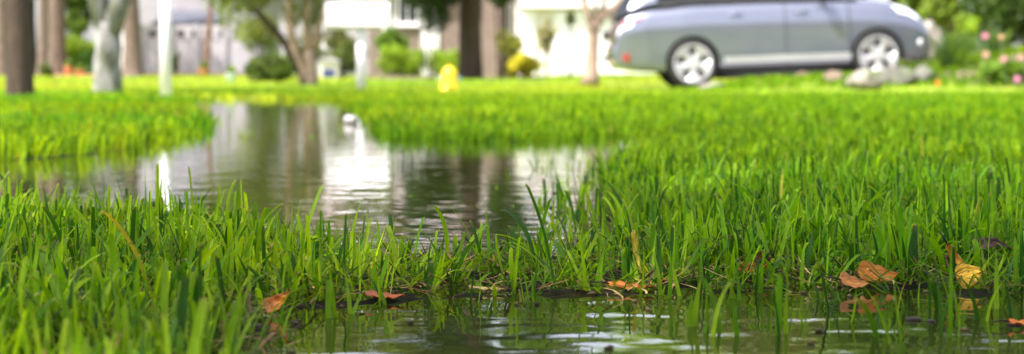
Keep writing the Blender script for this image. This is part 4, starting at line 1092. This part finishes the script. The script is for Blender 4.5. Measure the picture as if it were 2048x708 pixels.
def flower(px, py, D, col, label, r=.040):
    x, z = X_at(px, D), Z_at(py, D); gb = g1(x, D)+.05
    root = empty('flower', (x, D, gb), label=label, cat='flower', group='flowers in the raised bed')
    h = z-gb
    MB().tube([(0, .05, 0), (.02, .03, h*.5), (0, .005, h)], [.006, .005, .004], 6).build('stem', M['seed'] if False else M['stemgreen'], root)
    V = []; Fq = []; C = []
    for ring, (np_, rr, tl) in enumerate([(9, r, .25), (8, r*.7, .7), (6, r*.45, 1.1)]):
        for i in range(np_):
            a = 2*math.pi*i/np_+ring*.3; ca, sa = math.cos(a), math.sin(a); i0 = len(V)
            for t_, w_ in ((.05, .1), (.5, .32), (.9, .30), (1.0, .12)):
                rad_ = rr*t_*math.cos(tl*.6); fz = -rr*t_*math.sin(tl*.6)-.004*ring
                for e in (-1, 1):
                    V.append((rad_*ca-e*w_*rr*sa, fz, h+rad_*sa+e*w_*rr*ca)); C.append(np.array(col)*(.7+.5*t_))
            Fq += [(i0+2*q, i0+2*q+1, i0+2*q+3, i0+2*q+2) for q in range(3)]
    mesh_obj('petals', V, np.array(Fq), M['petal'], root, col=np.array(C))
    MB().lathe([(0.001, -.022), (.012, -.018), (.014, -.008), (.0, -.004)], 12, (0, 0, h), 'y').build('flower_centre', M['yellow'], root)
M['stemgreen'] = pmat('stem_green', (.05,.12,.02), (.08,.17,.03), 8, .6)
flower(1970, 72, 23.0, PINK, 'brightest pink bloom, topmost left of the flower bed')
flower(2002, 74, 23.1, (.62,.34,.34), 'dull salmon bloom right of the brightest pink bloom', .034)
flower(1971, 109, 22.9, (.68,.34,.40), 'pale salmon pink bloom directly under the brightest pink bloom')
flower(2007, 118, 22.8, (.70,.28,.46), 'pink bloom in the middle of the flower cluster')
flower(2041, 115, 23.0, (.66,.34,.46), 'faded pink bloom cut by the right border of the picture')
flower(2034, 158, 22.4, (.72,.24,.56), 'lowest mauve pink bloom near the right border')
flower(1875, 166, 22.2, (.75,.10,.03), 'small red bloom low by the grey boulders', .03)

# ------------------------------------------------------------------ tree line behind everything
for i, (px, D, h, cr_, pal) in enumerate([(-250, 75, 13, 4.4, GRN), (60, 82, 14, 4.8, LIM), (210, 90, 15, 4.6, GRN), (560, 84, 13.5, 4.6, OLV), (800, 80, 13, 4.4, OLV), (1010, 78, 14.5, 4.2, DRK), (1330, 84, 14, 4.6, LIM), (1640, 82, 13, 4.4, OLV), (1480, 72, 11.5, 4.0, OLV), (1790, 74, 12, 4.2, LIM), (1900, 60, 10, 4.0, GRN), (2150, 58, 10, 4.0, DRK), (2450, 62, 9, 4, GRN)]):
    lab = ['broad green tree beyond the left border of the yard', 'bright green tree behind the pines at far left', 'tall green tree behind the pale forked tree', 'olive tree behind the white house wall', 'olive green tree rising behind the brick wall', 'dark green tree rising behind the ivy pine',
           'green tree rising behind the garage roof', 'olive tree rising behind the car', 'nearer olive tree rising over the back of the car roof', 'green tree rising over the hood of the car', 'big green tree behind the sunlit shrub at right', 'big dark tree behind the flower bed', 'green tree beyond the right border of the yard'][i]
    tree('tree', lab, px, D, .3, h*.7, M['bark_dark'], (0, 0, h*.62), (cr_, cr_, h*.40), pal, 9000, .22, branches=[(h*.3, .6, 0, .6, h*.3, .12), (h*.35, -.6, 0, .6, h*.3, .12)], nclump=60, cr=1.2, seed=50+i, group='trees behind the houses')

def shade():  # out-of-frame tree added so its crown shades the near grass
    root = empty('tree', (-3.2, -1.9, -.02), label='unseen spreading green tree added beside the photographer to shade the near lawn', cat='tree')
    t = MB(); t.tube([(0,0,0),(.02,.02,.3),(.05,.05,1.5),(.1,.1,3),(.3,.4,4.2),(.8,1.2,5.2)], [.26,.2,.17,.15,.12,.06], 16, .06, seed=3)
    for k,(ax,ay) in enumerate([(1.4,1.2),(.4,2.6),(2.2,.2),(1.0,3.4),(-1.2,.8)]):
        t.tube([(.08,.08,2.7+.2*k),(ax*.5,ay*.5,3.9+.1*k),(ax,ay,4.8),(ax*1.3,ay*1.3,5.3)], [.09,.06,.04,.02], 8, .06, seed=k)
    t.build('trunk', M['bark_dark'], root)
    P, rs = clumps((1.2, 1.9, 5.1), (3.1, 3.0, .8), 75, .62, 77, .15)
    leaves(P, rs, 2600, .075, GRN[0], GRN[1], 'crown', root, seed=77)
shade()

# ------------------------------------------------------------------ camera, light, world
cam = bpy.data.cameras.new('camera'); co = bpy.data.objects.new('camera', cam); COL.objects.link(co)
co.location = (0, 0, H); co.rotation_euler = (R(90), 0, 0)
cam.sensor_width = 36; cam.lens = 36*F/2048; cam.shift_y = -(354-YH)/2048
cam.clip_start = .05; cam.clip_end = 3000
cam.dof.use_dof = True; cam.dof.focus_distance = 1.84; cam.dof.aperture_fstop = 8.2
sc.camera = co
SUN = Vector((-.43, -.30, .85)).normalized()
el = math.asin(SUN.z); az_ = math.atan2(SUN.x, SUN.y)
l = bpy.data.lights.new('sun', 'SUN'); l.energy = 4.6; l.angle = R(1.0); l.color = (1, .955, .88)
lo = bpy.data.objects.new('sun', l); COL.objects.link(lo); lo.rotation_euler = (-SUN).to_track_quat('-Z', 'Y').to_euler(); lo.location = (-3, -3, 8)
wd = bpy.data.worlds.new('World'); sc.world = wd; wd.use_nodes = True; nt = wd.node_tree
bg = nt.nodes['Background']; sky = nt.nodes.new('ShaderNodeTexSky'); sky.sky_type = 'NISHITA'; sky.sun_disc = False
sky.sun_elevation = el; sky.sun_rotation = az_; sky.dust_density = 2.5; sky.ozone_density = .7; sky.air_density = 1.0
hs = nt.nodes.new('ShaderNodeHueSaturation'); hs.inputs['Saturation'].default_value = .45; nt.links.new(sky.outputs[0], hs.inputs['Color']); nt.links.new(hs.outputs[0], bg.inputs[0]); bg.inputs[1].default_value = .15
sc.view_settings.view_transform = 'Standard'; sc.view_settings.look = 'None'; sc.view_settings.gamma = 1; sc.view_settings.exposure = 1.6
sc.view_settings.use_curve_mapping = False
sc.view_settings.use_white_balance = True; sc.view_settings.white_balance_temperature = 6400; sc.view_settings.white_balance_tint = 15
sc.render.engine = 'CYCLES'
sc.cycles.use_denoising = True
try: sc.cycles.denoiser = 'OPENIMAGEDENOISE'
except Exception: pass
sc.cycles.max_bounces = 7; sc.cycles.transparent_max_bounces = 8; sc.cycles.transmission_bounces = 4; sc.cycles.glossy_bounces = 4; sc.cycles.diffuse_bounces = 3
sc.cycles.caustics_reflective = False; sc.cycles.caustics_refractive = False
sc.cycles.sample_clamp_indirect = 6
